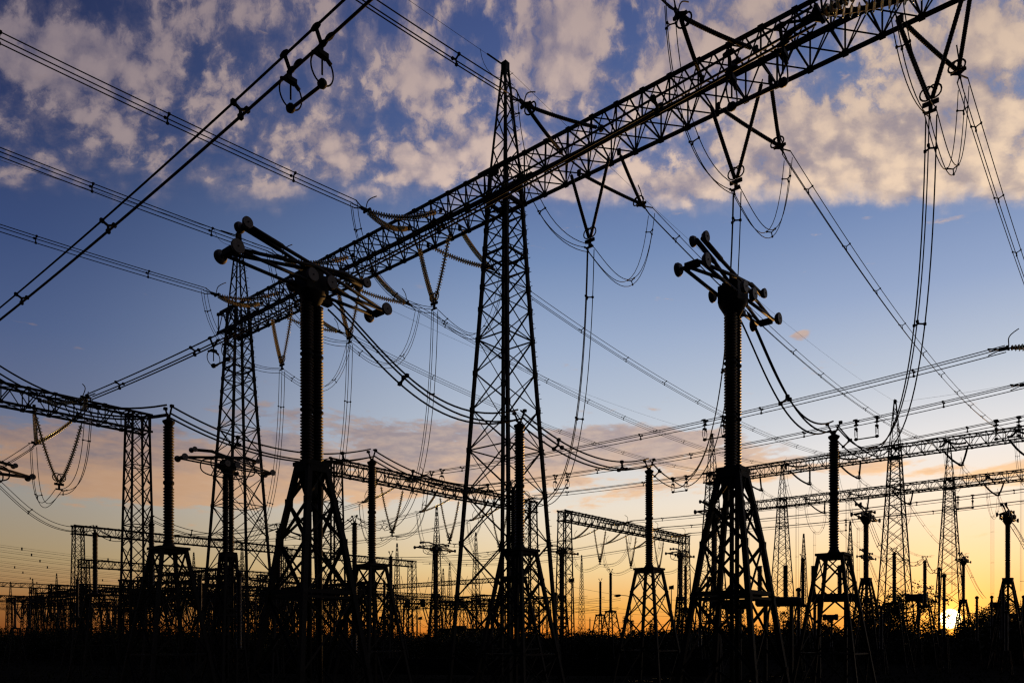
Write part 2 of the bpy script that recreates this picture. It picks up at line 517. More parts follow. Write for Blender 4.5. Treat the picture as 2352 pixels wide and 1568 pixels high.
MG = tall_gantry('tall lattice gantry whose long beam climbs across the sky over the two big switches', 0, (-30, 0, 30), -31.6, 31.5)
FR1 = tall_gantry('upper of the two far lattice gantries standing before the bright sunset', 86, (-28.5, 0, 30), -29.5, 31, False)
FR2 = tall_gantry('lower of the two far lattice gantries, its mast rising just above the sun', 117, (-28.5, 1, 30), -39, 31, False)

ORD = {-6.1: 'first beyond the central tower', -14.9: 'midway between the two tall towers', -23.5: 'beside the smaller shaded tower',
       6.1: 'first on the sunny side', 14.5: 'midway along the sunny side', 22.8: 'at the top sunny end'}
VEE = {}
for s, o in ORD.items():
    kd = 'glass' if s < 0 else 'polymer'
    mt = 'glass disc' if s < 0 else 'dark polymer'
    w = 1.45 if s < 0 else 1.3
    na, fa, va = G(s, -5.5, 25.3 if s < 0 else 26.1), G(s, 5.4, 25.9), G(s, 0, 21.6)
    tension_set(G(s - w, -.95, 26.6), G(s + w, -.95, 26.7), na, kd, 'near dead-end %s strings on the big beam, %s' % (mt, o), 'dead-end insulators on the big beam', .42 if s < 0 else .08)
    tension_set(G(s - w, .95, 26.2), G(s + w, .95, 26.3), fa, kd, 'drooping dead-end %s strings behind the beam, %s' % (mt, o), 'dead-end insulators on the big beam', .22 if s < 0 else .05, .5)
    vee_set(G(s - w, 0, 25.85), G(s + w, 0, 25.85), va, kd, '%s V string holding the jumper, %s' % ('glass' if s < 0 else 'polymer', o), 'V strings under the big beam')
    VEE[s] = va
    # line conductors: over the camera on one side, to the far gantry on the other
    near_end = {-6.1: (-48, 23.8), -14.9: (-48, 24.0), -23.5: (-48, 24.1)}.get(s, (-46, 23))
    pth = sagline(na - B * .9, G(s, near_end[0], near_end[1] + .6), .55 if s < 0 else .75, 30)
    conductor(pth, A, 'triple line conductor running overhead from the big beam, %s' % o, 'overhead line conductors', r=.028, every=6.6, off=((-.2, .13), (.2, .13), (0, -.22)))
    conductor(sagline(fa + B * .9, G(s, 80.7, 25.9), 2.2, 44), A, 'triple line conductor sagging away to the far gantry, %s' % o, 'overhead line conductors', r=.022, every=6.4)
    jp = bez(G(s, -6.5, 25.25 if s < 0 else 26.05), G(s, -6.0, 21.2), G(s, -3.2, 20.2), G(s, -.15, 21.15), 16) + bez(G(s, -.1, 21.15), G(s, 1.8, 20.5), G(s, 5.2, 18.6), G(s, 6.7, 25.75), 18)[1:]
    conductor(jp, A, 'slack jumper loop under the big beam, %s' % o, 'jumper loops on the big beam', 'jumper', r=.02, every=4.2, name='jumper_loop', first=.2)

# the far pair of tall gantries: their strings and spans
for gi, (t, who) in enumerate(((86, 'upper far gantry'), (117, 'lower far gantry'))):
    for s, o in ((-22, 'phase by its shaded mast'), (-14, 'middle phase of its shaded bay'), (-6.5, 'phase just before its main mast'), (7.5, 'phase just past its main mast'), (15.5, 'middle phase of its bright bay')):
        lab = '%s, %s' % (o, who)
        tension_set(G(s - 1.5, t - .9, 26.4), G(s + 1.5, t - .9, 26.4), G(s, t - 5.2, 26.1), 'polymer', 'near dead-end strings, ' + lab, 'dead-end insulators on the far gantries', .25, .6, .14)
        tension_set(G(s - 1.5, t + .9, 26.2), G(s + 1.5, t + .9, 26.2), G(s, t + 5.2, 24.6), 'polymer', 'drooping back dead-end strings, ' + lab, 'dead-end insulators on the far gantries', .3, .6, .14)
        conductor(sagline(G(s, t + 5.6, 24.5), G(s, t + (25.5 if gi == 0 else 60), 25.9 if gi == 0 else 20), 1.0 if gi == 0 else 3, 16), A, 'thin conductors leaving the back, ' + lab, 'far line conductors', r=.02, every=6)
        jb = bez(G(s, t + 5.7, 24.4), G(s, t + 5.2, 18.8), G(s, t - 4.6, 18.2), G(s, t - 5.6, 25.8), 20)
        conductor(jb, A, 'jumper hanging under the beam, ' + lab, 'far jumper loops', 'jumper', r=.02, every=5, name='jumper_loop')
        conductor([G(s, t - .5, 20.3 - i * 1.3) for i in range(12)], A, 'dropper falling from the jumper, ' + lab, 'far droppers', 'dropper', r=.016, every=5, name='dropper')

for s, lab in ((0, 'central tower'), (-30, 'smaller shaded tower')):
    root = thing('ground_wire', 'hair-thin ground wire tied to the peak of the %s, running overhead' % lab, 'wire', tuple(G(s, 0, 34)), 'ground wires')
    mb = MB(); mb.tube(sagline(G(s, -.2, 34.0), G(s, -48, 30.6), .6, 24), .014, 4); mb.build('wire', COND, root)
    mb = MB(); mb.tube([G(s, -.2, 34.0), G(s, -1.6, 33.85)], .05, 5); mb.tube(bez(G(s, -2.2, 33.8), G(s, -2.0, 32.6), G(s, -.8, 32.8), G(s, -.3, 33.2), 8), .014, 4); mb.build('clamp', STEEL, root)
    root = thing('ground_wire', 'faint ground wire from the peak of the %s to the far gantry mast' % lab, 'wire', tuple(G(s, 0, 34)), 'ground wires')
    mb = MB(); mb.tube(sagline(G(s, .2, 34.0), G(s * .95, 85.8, 34), 1.6, 30), .012, 4); mb.build('wire', COND, root)
root = thing('ground_wire', 'faint wire strung between the masts of the upper far gantry', 'wire', tuple(G(0, 86, 34)), 'ground wires')
mb = MB(); mb.tube(sagline(G(0, 87.1, 34.2), G(30, 87.1, 34.2), .5, 16), .014, 4); mb.build('wire', COND, root)

# ------------------------------------------------------------------ switches, posts, and the flexible bus between them
sw_group = 'folded pantograph switches'
SWA, SWB, SWX = V((-7.2, 27.7, 0)), V((8.2, 28.6, 0)), V((-22.6, 26.9, 0))
swA = make_switch('pantograph_switch', 'large folded switch with round discs and thick double column, before the smaller shaded tower', sw_group)
swA.location = SWA
swB = dup(swA, SWB, 'large folded switch on a splayed stand between the central tower and the far gantries')
for (x, y, lab) in ((21, 80, 'small folded switch peeping from behind the stand of the big sunny one'), (37.5, 81.6, 'folded switch under the far beams, next to the tallest sunny post insulator'),
                    (52.5, 81.6, 'folded switch standing clear beyond the sun, at the bright edge'), (56.6, 123, 'smaller folded switch directly behind another, under the far beams'),
                    (75, 128, 'small distant folded switch just above the setting sun')):
    dup(swA, V((x, y, 0)), lab)
swC = make_switch('pantograph_switch', 'folded switch with rounded hoops, seen against the smaller shaded tower', 'hooped pantograph switches', True)
swC.location = V((-21, 57, 0))
for (x, y, lab) in ((-40.4, 58.5, 'hooped switch cut off at the dark edge, its discs beside the hanging glass V'), (-11, 111, 'hooped switch standing alone on a slim lattice pedestal over the orange horizon'),
                    (7.4, 115, 'hooped switch in front of the low gantry just past the central tower'), (26, 119, 'hooped switch at the sunny end of the low gantry')):
    dup(swC, V((x, y, 0)), lab)

p_group = 'post insulators on lattice stands'
POST0 = make_post('post_insulator', 'thick post insulator beside the first low gantry column, triple cable over its cap', 'insulator', p_group)
PO = {'p1': V((-13.1, 29.4, 0)), 'p2': V((-6.6, 36.3, 0)), 'p3': V((6.8, 38.2, 0)), 'p4': V((13.2, 31.6, 0)), 'p5': V((.29, 30, 0)), 'p6': V((.1, 43.5, 0)),
      'q1': V((-11.4, 55.8, 0)), 'q2': V((-18.2, 60, 0)), 'q3': V((-26.2, 56, 0)), 'q4': V((-33, 61, 0)), 'r1': V((37.7, 76, 0)), 'r2': V((45, 84, 0)),
      'r3': V((12.8, 100, 0)), 'r4': V((13.3, 116, 0)), 'r5': V((30.8, 81.6, 0)), 'r6': V((52.1, 94, 0)), 'r7': V((20.5, 91, 0))}
PL = {'p2': 'post insulator crossing the low gantry beam, its cable dipping on both sides', 'p3': 'post insulator on a wide stand above the orange gap in the horizon',
      'p4': 'tall post insulator on a table-topped stand, nearest to the sun side', 'p5': 'post insulator rising inside the legs of the central tower', 'p6': 'dark post insulator tucked behind the one in the central tower',
      'q1': 'slim post insulator behind the cable-crossed one on the low gantry', 'q2': 'post insulator hidden behind the stand of the big shaded switch', 'q3': 'post insulator in front of the column of the first low gantry',
      'q4': 'slender post insulator in front of the two-level gantry in the dark corner', 'r1': 'post insulator just beside the big far mast, over the leafy tree', 'r2': 'post insulator with a drum beside it, between the far masts',
      'r3': 'taller of two small posts standing on the orange horizon', 'r4': 'shorter of two small posts standing on the orange horizon', 'r5': 'small post insulator behind the tall table-topped one',
      'r6': 'post insulator standing right above the setting sun', 'r7': 'post insulator half hidden by the big sunny switch stand'}
POST0.location = PO['p1']
for k in PL:
    if k != 'r6': dup(POST0, PO[k], PL[k])

fg = 'flexible triple bus between switches and posts'
H0 = 8.6


def cap(k, dz=0): return PO[k] + Z * (EYE + H0 + dz)


def flex(path, label, side=A, r=.034, every=9, first=.5): return conductor(path, side, label, fg, 'flexible bus', r=r, off=((-.2, -.12), (.2, -.12), (0, .24)), every=every, name='flexible_bus', n=6, first=first)


def head(c): return c + B * .75 + A * .15 + Z * (EYE + 12.15)


for c, k, lab in ((SWX, 'p1', 'triple bus coming down from the dark edge to the first thick post'), (SWA, 'p5', 'triple bus swooping from the big shaded switch into the central tower'), (SWB, 'p4', 'triple bus swooping from the big sunny switch to the tall table-topped post')):
    h = head(c); q = cap(k); d = q - h
    flex(bez(h, h + d * .22 + Z * (-d.z * .22 - 1.3), h + d * .52 + Z * (-d.z * .52 - 4.7), q, 28), lab, every=7.2)
for a, b, lab in (('p1', 'p2', 'triple bus hanging between the first thick post and the one on the low gantry'), ('p5', 'p3', 'triple bus hanging between the central-tower post and the post over the orange gap'), ('p2', 'p6', 'triple bus sagging from the low gantry post behind the central tower')):
    flex(sagline(cap(a), cap(b), .85, 24), lab, every=5)
for k, s, lab in (('p3', 14.5, 'triple loop rising from the orange-gap post past the big sunny switch to the beam'), ('p4', 22.8, 'triple loop rising from the tall table-topped post up to the sunny end of the beam'), ('p6', 6.1, 'triple loop rising from behind the central tower to the first sunny V string')):
    q = cap(k); w = VEE[s] - Z * .5; d = w - q
    flex(bez(q, q + V((d.x * .40, d.y * .3, -2.0)), q + V((d.x * .93, d.y * .85, -3.0)), w, 34), lab, r=.026, every=6.5, first=.1)
for k, s, lab in (('q1', -6.1, 'slim dropper falling from the first shaded V string behind the low gantry'), ('q2', -14.9, 'slim dropper falling from the middle shaded V string beside the big column'), (None, -23.5, 'slim dropper falling from the last shaded V string past the smaller tower')):
    q = cap(k) if k else V((-24.5, 64, EYE + H0)); w = VEE[s] - Z * .5; d = w - q
    flex(bez(q, q + V((d.x * .45, d.y * .4, -1.9)), q + V((d.x * .95, d.y * .9, -2.6)), w, 30), lab, r=.022, every=6.5, first=.1)
for a, b, lab in (('q4', 'q3', 'dark triple bus dipping between the two posts in the dark corner'), ('q3', 'q2', 'triple bus dipping behind the first thick post'), ('q2', 'q1', 'triple bus passing behind the big shaded switch stand'), ('r1', 'r2', 'cable dipping between the two posts by the far masts'), ('r2', 'r6', 'cable dipping from the drum post toward the sun')):
    flex(sagline(cap(a), cap(b), 1.1, 20), lab, r=.026, every=5)
for x, y, k, lab in ((37.5, 81.6, 'r1', 'cable swooping from the far folded switch to the post by the mast'), (-40.4, 58.5, 'q4', 'triple bus falling from the cut-off switch toward the dark corner'), (-21, 57, 'q2', 'triple bus falling from the hooped switch at the smaller tower')):
    h = head(V((x, y, 0))); q = cap(k); d = q - h
    flex(bez(h, h + d * .22 + Z * (-d.z * .22 - 1.3), h + d * .5 + Z * (-d.z * .5 - 4.6), q, 24), lab, r=.026, every=7)
for x, y, tx, ty, tz, lab in ((52.5, 81.6, 59, 84, 8.0, 'cable dropping from the switch at the bright edge'), (75, 128, 73.6, 120, 9.6, 'cable swinging down from the distant switch above the sun'), (56.6, 123, 58.6, 121, 10.2, 'cable dropping from the switch behind another'), (-11, 111, -4, 113, 7.5, 'cable dropping from the lone hooped switch'), (26, 119, 33, 121, 8, 'cable dropping from the hooped switch at the low gantry end')):
    h = head(V((x, y, 0))); q = V((tx, ty, tz)); d = q - h
    flex(bez(h, h + d * .22 + Z * (-d.z * .22 - 1.0), h + d * .5 + Z * (-d.z * .5 - 4.2), q, 20), lab, r=.026, every=7)

ct = make_ct('current_transformer', 'drum-headed transformer beside the post between the far masts', 'drum-headed current transformers')
ct.location = V((46.4, 88, 0))
dup(ct, V((68.5, 108, 0)), 'drum-headed transformer past the sun, next to the distant switch')
dup(ct, V((24.5, 84, 0)), 'drum-headed transformer behind the stand of the big sunny switch', 0, .8)
dup(ct, V((36.5, 88, 0)), 'drum-headed transformer seen through the table-topped stand', 0, .72)

# ------------------------------------------------------------------ the low gantries, running away at right angles to the tall ones
LOWPROF = [(20.2, 1.25), (0, 1.95)]


def low_gantry(label, p, q, H=16.0, scale=1.0, slim=False, detail=True):
    p = V((p[0], p[1], 0)); q = V((q[0], q[1], 0))
    root = thing('portal_gantry', label, 'gantry', tuple(p), 'low bus gantries')
    top = H + EYE
    for c in (p, q):
        lattice_tower(root, c, [(top + .65, 1.2), (0, 1.95)], 1.0, .13 if detail else .16, .07 if detail else .10, kz=(lambda z: 1.05) if detail else (lambda z: 1.5))
    e = (q - p).normalized()
    box_beam(root, p - e * .7 + Z * top, q + e * .7 + Z * top, 1.25, 1.25, 1.6 if detail else 2.4, .14 if detail else .18, .07 if detail else .11)
    return root


g1q = V((-28, 57.6, 0)); g1p = g1q - B * 29.4
g2p = V((-16.9, 72.6, 0)); g2q = g2p + B * 29.4
g3p = V((6.97, 102, 0)); g3q = g3p + B * 33
low_gantry('low lattice gantry cut off by the dark edge, its column beside the first thick post', g1p, g1q)
low_gantry('low lattice gantry reaching from the big shaded switch to the central tower', g2p, g2q)
low_gantry('low lattice gantry over the orange horizon past the central tower', g3p, g3q)
low_gantry('low lattice gantry in the dark corner behind the hooped switch', (-67, 119), (-67 + .6488 * 36, 119 + .761 * 36), 16.5)
low_gantry('second beam level of low gantry in the dark corner', (-70, 126), (-70 + .6488 * 36, 126 + .761 * 36), 12.0)
low_gantry('far low gantry ending beside the slim lattice pedestal', (-43, 147), (-43 + .6488 * 32, 147 + .761 * 32), 16.2)
low_gantry('second far low gantry, its beam showing under the first through the switch stand', (-52, 160), (-52 + .6488 * 34, 160 + .761 * 34), 12.2, detail=False)
low_gantry('distant flat gantry on the horizon at the dark edge', (-158, 232), (-158 + .6488 * 40, 232 + .761 * 40), 16, detail=False)
low_gantry('distant gantry whose beam tilts up toward the two-level gantry', (-134, 262), (-134 - .761 * 60, 262 + .6488 * 60), 16, detail=False)
low_gantry('distant gantry spanning the orange sky behind the lone hooped switch', (-2, 236), (-2 - .761 * 52, 236 + .6488 * 52), 17.6, detail=False)
low_gantry('distant gantry half lost behind the first thick post stand', (-92, 215), (-92 + .6488 * 44, 215 + .761 * 44), 14.5, detail=False)
low_gantry('distant gantry low between the two lattice towers', (-62, 255), (-62 + .6488 * 50, 255 + .761 * 50), 15.5, detail=False)
low_gantry('small distant gantry in the tangle under the smaller shaded tower', (-118, 300), (-118 + .6488 * 60, 300 + .761 * 60), 17, detail=False)
low_gantry('farthest gantry in the hazy tangle at the dark edge', (-185, 330), (-185 + .6488 * 70, 330 + .761 * 70), 17, detail=False)

BUS = {}


def low_phase(gp, k, name, near_side=True, far_side=True, vee=True, far_len=48.4, bus=True, r=.14, heights=None, rb=.03, L=48.4, jn=True):
    c = gp + B * k
    pt = lambda a, h, b=0: c + A * a + B * b + Z * (h + EYE)
    if near_side:
        ap = pt(4.6, 15.7)
        tension_set(pt(.62, 16.0, -1.35), pt(.62, 16.0, 1.35), ap, 'glass', 'dead-end glass strings on the viewer side of %s' % name, 'dead-end glass strings on the low gantries', .3, .7, r)
        if bus:
            hs = heights or (15.7, 15.25, 15.35, 15.9)
            pts = []
            n = 40
            for i in range(n + 1):
                x = i / n
                a = hs[0] * (1 - x) ** 3 + 3 * hs[1] * x * (1 - x) ** 2 + 3 * hs[2] * x * x * (1 - x) + hs[3] * x ** 3
                pts.append(pt(5.1 + (L - .6) * x, a))
            conductor(pts, B, 'straight triple bus strung from %s across to the sunny side' % name, 'straight overhead buses', 'overhead bus', r=rb, every=9.0, name='overhead_bus')
            BUS[name] = (pt, hs, L)
    if far_side:
        ap = pt(-4.4, 14.2)
        tension_set(pt(-.62, 15.7, -1.35), pt(-.62, 15.7, 1.35), ap, 'glass', 'drooping dead-end glass strings behind %s' % name, 'dead-end glass strings on the low gantries', .2, .7, r)
        conductor(sagline(pt(-4.9, 14.1), pt(-54, 15), 1.2, 24), B, 'triple bus leaving behind %s into the dark distance' % name, 'straight overhead buses', 'overhead bus', r=.026, every=9, name='overhead_bus')
    if vee:
        va = pt(0, 10.6)
        vee_set(pt(0, 15.3, -1.5), pt(0, 15.3, 1.5), va, 'glass', 'glass V string hanging under %s' % name, 'glass V strings under the low gantries', A, .16, True, .5)
        if jn:
            conductor(bez(pt(5.2, 15.5), pt(4.9, 10.5), pt(3.2, 9.6), pt(.1, 10.1), 14) + bez(pt(-.1, 10.1), pt(-2.6, 9.0), pt(-4.6, 8.8), pt(-5.1, 14), 14), B, 'jumper loop through the V string under %s' % name, 'jumper loops on the low gantries', 'jumper', r=.022, every=5, name='jumper_loop')


for i, k in enumerate((7.3, 15.5, 23.75)):
    o = ('nearest', 'middle', 'farthest')[i]
    low_phase(g2p, k, 'the low shaded gantry, %s phase' % ('first', 'middle', 'last')[i], L=48.4,
              heights=((15.85, 15.2, 15.2, 16.4), (15.9, 15.2, 15.2, 16.4), (15.9, 15.3, 15.3, 16.3))[i])
    low_phase(g3p, k + 1, 'the orange-horizon gantry, %s phase' % ('first', 'middle', 'last')[i])
for i, k in enumerate((5.34, 13.5)):
    c = g1q - B * k
    low_phase(g1q, -k, 'the cut-off dark gantry, %s phase' % ('last', 'middle')[i], L=47.2, heights=((15.6, 15.0, 15.2, 16.1), (15.5, 15.2, 15.3, 16.3))[i], rb=.036)
# dead ends at the near gantry beyond the frame
for nm, lab in (('the cut-off dark gantry, last phase', 'big glowing glass strings at the top edge over the lattice beam'), ('the low shaded gantry, first phase', 'glass strings at the bright edge where the upper bus ends'), ('the low shaded gantry, middle phase', 'glass strings at the bright edge where the lower bus ends')):
    pt, hs, L = BUS[nm]
    tension_set(pt(4.6 + L + 4.2, hs[3] + .1, -1.3), pt(4.6 + L + 4.2, hs[3] + .1, 1.3), pt(4.6 + L, hs[3]), 'glass', lab, 'dead-end glass strings on the low gantries', .3, .7, .15)

trz = make_trapeze('contact_trapeze', 'big contact trapeze with two wire hoops under the thick bus at the top', 'contact trapezes')


def bus_z(nm, a):
    pt, hs, L = BUS[nm]; x = (a - 5.1) / (L - .6)
    h = hs[0] * (1 - x) ** 3 + 3 * hs[1] * x * (1 - x) ** 2 + 3 * hs[2] * x * x * (1 - x) + hs[3] * x ** 3
    return pt(a, h)


def bus_at_u(nm, u):
    pt, hs, L = BUS[nm]
    lo, hi = 5.2, L + 4
    for _ in range(50):
        m = (lo + hi) / 2; p = pt(m, 0)
        if p.x / p.y * F + CX < u: lo = m
        else: hi = m
    return bus_z(nm, lo)


N1 = 'the cut-off dark gantry, middle phase'; N2 = 'the cut-off dark gantry, last phase'
LS = ['the low shaded gantry, %s phase' % x for x in ('first', 'middle', 'last')]
MS = ['the orange-horizon gantry, %s phase' % x for x in ('first', 'middle', 'last')]
trz.location = bus_at_u(N1, 703)
for nm, u, lab in ((N2, 507, 'contact trapeze hanging beside the smaller shaded tower'), (N2, 1738, 'contact trapeze dark against the lattice beam near its sunny end'),
                   (LS[0], 1640, 'contact trapeze just before the column of the big sunny switch'), (LS[0], 1003, 'contact trapeze close over the low gantry beam'),
                   (LS[1], 1990, 'contact trapeze alone in clear sky beside the far mast'), (LS[1], 1289, 'contact trapeze beside the leg of the central tower'),
                   (LS[2], 1561, 'contact trapeze under the loop beside the orange-gap post'), (LS[2], 2314, 'contact trapeze against the upper far beam at the bright edge'),
                   (MS[1], 2217, 'small contact trapeze below the lower far beam'), (MS[2], 1930, 'small contact trapeze hanging low behind the far mast')):
    dup(trz, bus_at_u(nm, u), lab)

# thin wires fanning out to the dark edge
for i, v in enumerate((1251, 1262, 1274, 1287, 1296, 1306, 1318, 1327)):
    p = at(-30, v, 150 + i * 10); d = V((.6488, .761, 0))
    q = p + d * 75 - Z * 1.0
    root = thing('line_wire', 'thin level line wire with small spacers crossing the dim sky at the dark edge', 'wire', tuple(p), 'line wires over the dark corner')
    mb = MB(); mb.tube(sagline(p, q, 1.2, 16), .03, 4); mb.build('wire', COND, root)
    mb = MB(); mb.tube(sagline(p + Z * .4, q + Z * .4, 1.2, 16), .02, 4); mb.build('wire', COND, root)
    for f in (.08 + .03 * (i % 4), .3 + .04 * (i % 3), .6, .85):
        s_ = MB(); c = p.lerp(q, f) - Z * (4.8 * f * (1 - f)); s_.box(c + Z * .2, (.22, .22, .6)); s_.build('spacer', STEEL, root)
for i, (u1, v1, u2, v2, Y) in enumerate(((1290, 1381, 1700, 1408, 300), (1310, 1394, 1700, 1416, 300), (1300, 1418, 1700, 1432, 320), (1310, 1346, 1620, 1378, 280))):
    p = at(u1, v1, Y); q = at(u2, v2, Y * 1.15)
    mb = MB(); mb.tube(sagline(p, q, 1.5, 14), .05, 4)
    o = mb.build('line_wire', COND); tag(o, 'faint far line wire low over the orange horizon', 'wire', 'line wires over the horizon')

# ------------------------------------------------------------------ masts, lamps and other small standing things
MASTS = ((1003, 1160, 205, 'slim lattice mast right behind the lone hooped switch'), (912, 1247, 275, 'slim lattice mast over the far low gantry end'), (1093, 1222, 245, 'slim lattice mast inside the legs of the central tower, seen far off'),
         (1033, 1292, 330, 'small pointed mast between two taller ones near the central tower'), (1018, 1305, 350, 'short pointed mast leaning visually on the taller one'), (130, 1316, 390, 'small pointed mast by the level line wires'), (75, 1328, 420, 'smallest pointed mast by the level line wires'),
         (445, 1268, 300, 'slim lattice mast behind the stand of the first thick post'), (556, 1245, 270, 'slim lattice mast inside the smaller shaded tower'), (1953, 1196, 215, 'slim lattice mast beside the folded switch under the far beams'),
         (1846, 1225, 240, 'slim lattice mast behind the small post by the far mast'), (1336, 1274, 360, 'distant open pylon near the hooped switch past the central tower'), (24, 1335, 430, 'tiny mast at the very edge of the dark corner'))
for u, v, Y, lab in MASTS:
    c = at(u, v, Y); h = c.z
    root = thing('lattice_mast', lab, 'mast', (c.x, c.y, 0), 'slender lattice masts')
    lattice_tower(root, V((c.x, c.y, 0)), [(h, .3), (h * .8, 1.0), (0, 2.9)], 1.2, .17, .10, 'mast_lattice', minh=1.6)


def lamp_post(u, vtop, Y, lab, kind):
    c = at(u, vtop, Y); b = V((c.x, c.y, 0))
    root = thing('yard_lamp', lab, 'lamp', tuple(b), 'yard lamps')
    mb = MB(); mb.tube([b, b + Z * (c.z * .5), c], [.11, .09, .06], 8); mb.build('pole', STEEL, root)
    mb = MB()
    if kind == 'street':
        mb.tube([c, c + Z * .35 - V((.5, 0, 0)), c + Z * .45 - V((1.6, 0, 0))], .05, 6); mb.build('arm', STEEL, root)
        mb = MB(); e = c + Z * .45 - V((1.6, 0, 0)); mb.tube([e, e - V((.2, 0, .05)), e - V((.7, 0, .12)), e - V((1.2, 0, .1))], [.08, .2, .24, .06], 8)
    else:
        mb.box(c + Z * .25, (.7, .25, .5), (V((.8, .3, .2)).normalized(), V((-.3, .8, 0)).normalized(), Z)); mb.bar(c - V((.4, 0, 0)), c + V((.4, 0, 0)), .07)
    mb.build('lamp_head', STEEL, root)


lamp_post(1448, 1372, 130, 'curved-arm street lamp in the orange gap beside the wide post stand', 'street')
lamp_post(739, 1310, 95, 'square floodlight on a pole behind the big shaded switch stand', 'flood')
lamp_post(1313, 1336, 104, 'floodlight hung by the column of the orange-horizon gantry', 'flood')
lamp_post(957, 1396, 150, 'small floodlight near the lone hooped switch', 'flood')
lamp_post(965, 1422, 140, 'low twin floodlight beneath the hanging box', 'flood')
lamp_post(1542, 1352, 112, 'floodlight beside the end column of the orange-horizon gantry', 'flood')

for u, v, Y, lab in ((971, 1385, 190, 'square line trap hanging alone by two wires in the orange gap'), (1060, 1381, 195, 'line trap box behind the leg of the central tower'), (1099, 1380, 195, 'line trap box hung beside another inside the central tower'), (936, 1386, 178, 'line trap box against the far gantry column')):
    c = at(u, v, Y)
    root = thing('line_trap', lab, 'line trap', tuple(c), 'hanging line traps')
    mb = MB()
    mb.tube([c + Z * z for z in (.9, .84, -.84, -.9)], [.3, .56, .56, .3], 14)
    for k in range(14):
        t = 2 * math.pi * k / 14; d = V((math.cos(t), math.sin(t), 0)) * .58; mb.bar(c + d - Z * .9, c + d + Z * .9, .07)
    mb.build('coil_drum', STEEL, root)
    for s in (-1, 1):
        w = MB(); w.tube([c + Z * .9 + V((.2 * s, 0, 0)), c + Z * 6.5 + V((1.5 * s, 0, 0))], .045, 4); w.build('hanger_wire', COND, root)


def tank(u, v, Y, L, r, lab):
    c = at(u, v, Y); root = thing('horizontal_tank', lab, 'tank', (c.x, c.y, 0), 'horizontal breaker tanks')
    mb = MB(); a = V((.97, -.24, 0)); mb.tube([c - a * L, c - a * (L - .12), c - a * .1, c, c + a * .1, c + a * (L - .25), c + a * (L - .04), c + a * L], [r * .6, r, r, r * 1.12, r, r, r * .8, r * .3], 16); mb.build('barrel', STEEL, root)
    for s in (-.55, .55):
        mb = MB(); q = c + a * (L * s); mb.bar(V((q.x, q.y, 0)), q, .22); mb.build('leg', STEEL, root)
    for s in (-.8, .3):
        mb = MB(); column(mb, c + a * (L * s) + Z * r * .8, [2.2], .19, .13); mb.build('bushing', [PORC, STEEL], root)


tank(1788, 1381, 52, 1.5, .33, 'round-ended tank poking out beside the leg of the big sunny switch stand')
tank(1676, 1388, 60, 1.4, .34, 'stubby tank in front of the big sunny switch stand')
tank(1912, 1372, 58, 1.7, .32, 'long tank lying behind the legs of the table-topped stand')

# thin free-standing columns in the sunset corner
for x, y, h, lab in ((52.1, 94, 12.0, PL['r6']), (55.5, 92, 8.4, 'thin shedded column first past the sun'), (63.5, 102, 9.0, 'thin shedded column under the drum past the sun'), (66.8, 105, 8.2, 'thin shedded column between the drum and the bright-edge switch'), (76, 118, 8.6, 'thin shedded column behind the bright-edge switch stand'),
                     (41.5, 74, 9.6, 'bare shedded column at the near foot of the far mast'), (34.5, 72, 6.4, 'short shedded column by the leafy tree'), (27.5, 70, 6.8, 'short shedded column at the foot of the other far mast'), (51, 80, 9.0, 'shedded column between the drum post and the sun'),
                     (54.6, 86, 7.4, 'stubby shedded column beside the bright-edge switch stand'), (62.4, 94, 8.6, 'stubby shedded column at the very bright edge'), (46.2, 72, 6.0, 'stubby column in front of the drum post'), (16.6, 68, 7.2, 'shedded column inside the wide post stand'), (23.8, 64, 7.6, 'shedded column inside the big sunny switch stand'),
                     (-2.2, 84, 7.5, 'shedded column inside the legs of the central tower'), (4.2, 74, 7.8, 'shedded column just past the central tower leg'), (-9, 44, 7.0, 'shedded column behind the legs of the big shaded stand'), (-17, 48, 7.6, 'shedded column between the two shaded stands')):
    root = thing('shedded_column', lab, 'insulator', (x, y, 0), 'free-standing shedded columns')
    lattice_tower(root, V((x, y, 0)), [(h * .36, .5), (0, .9)], 1.0, .1, .06, 'stand_lattice')
    mb = MB(); column(mb, (x, y, h * .36 + .05), [h * .6], .17, .12); mb.tube([(x, y, h * .96), (x, y, h * .985), (x, y, h)], [.2, .22, .08], 10, 1); mb.build('insulator_column', [PORC, STEEL], root)


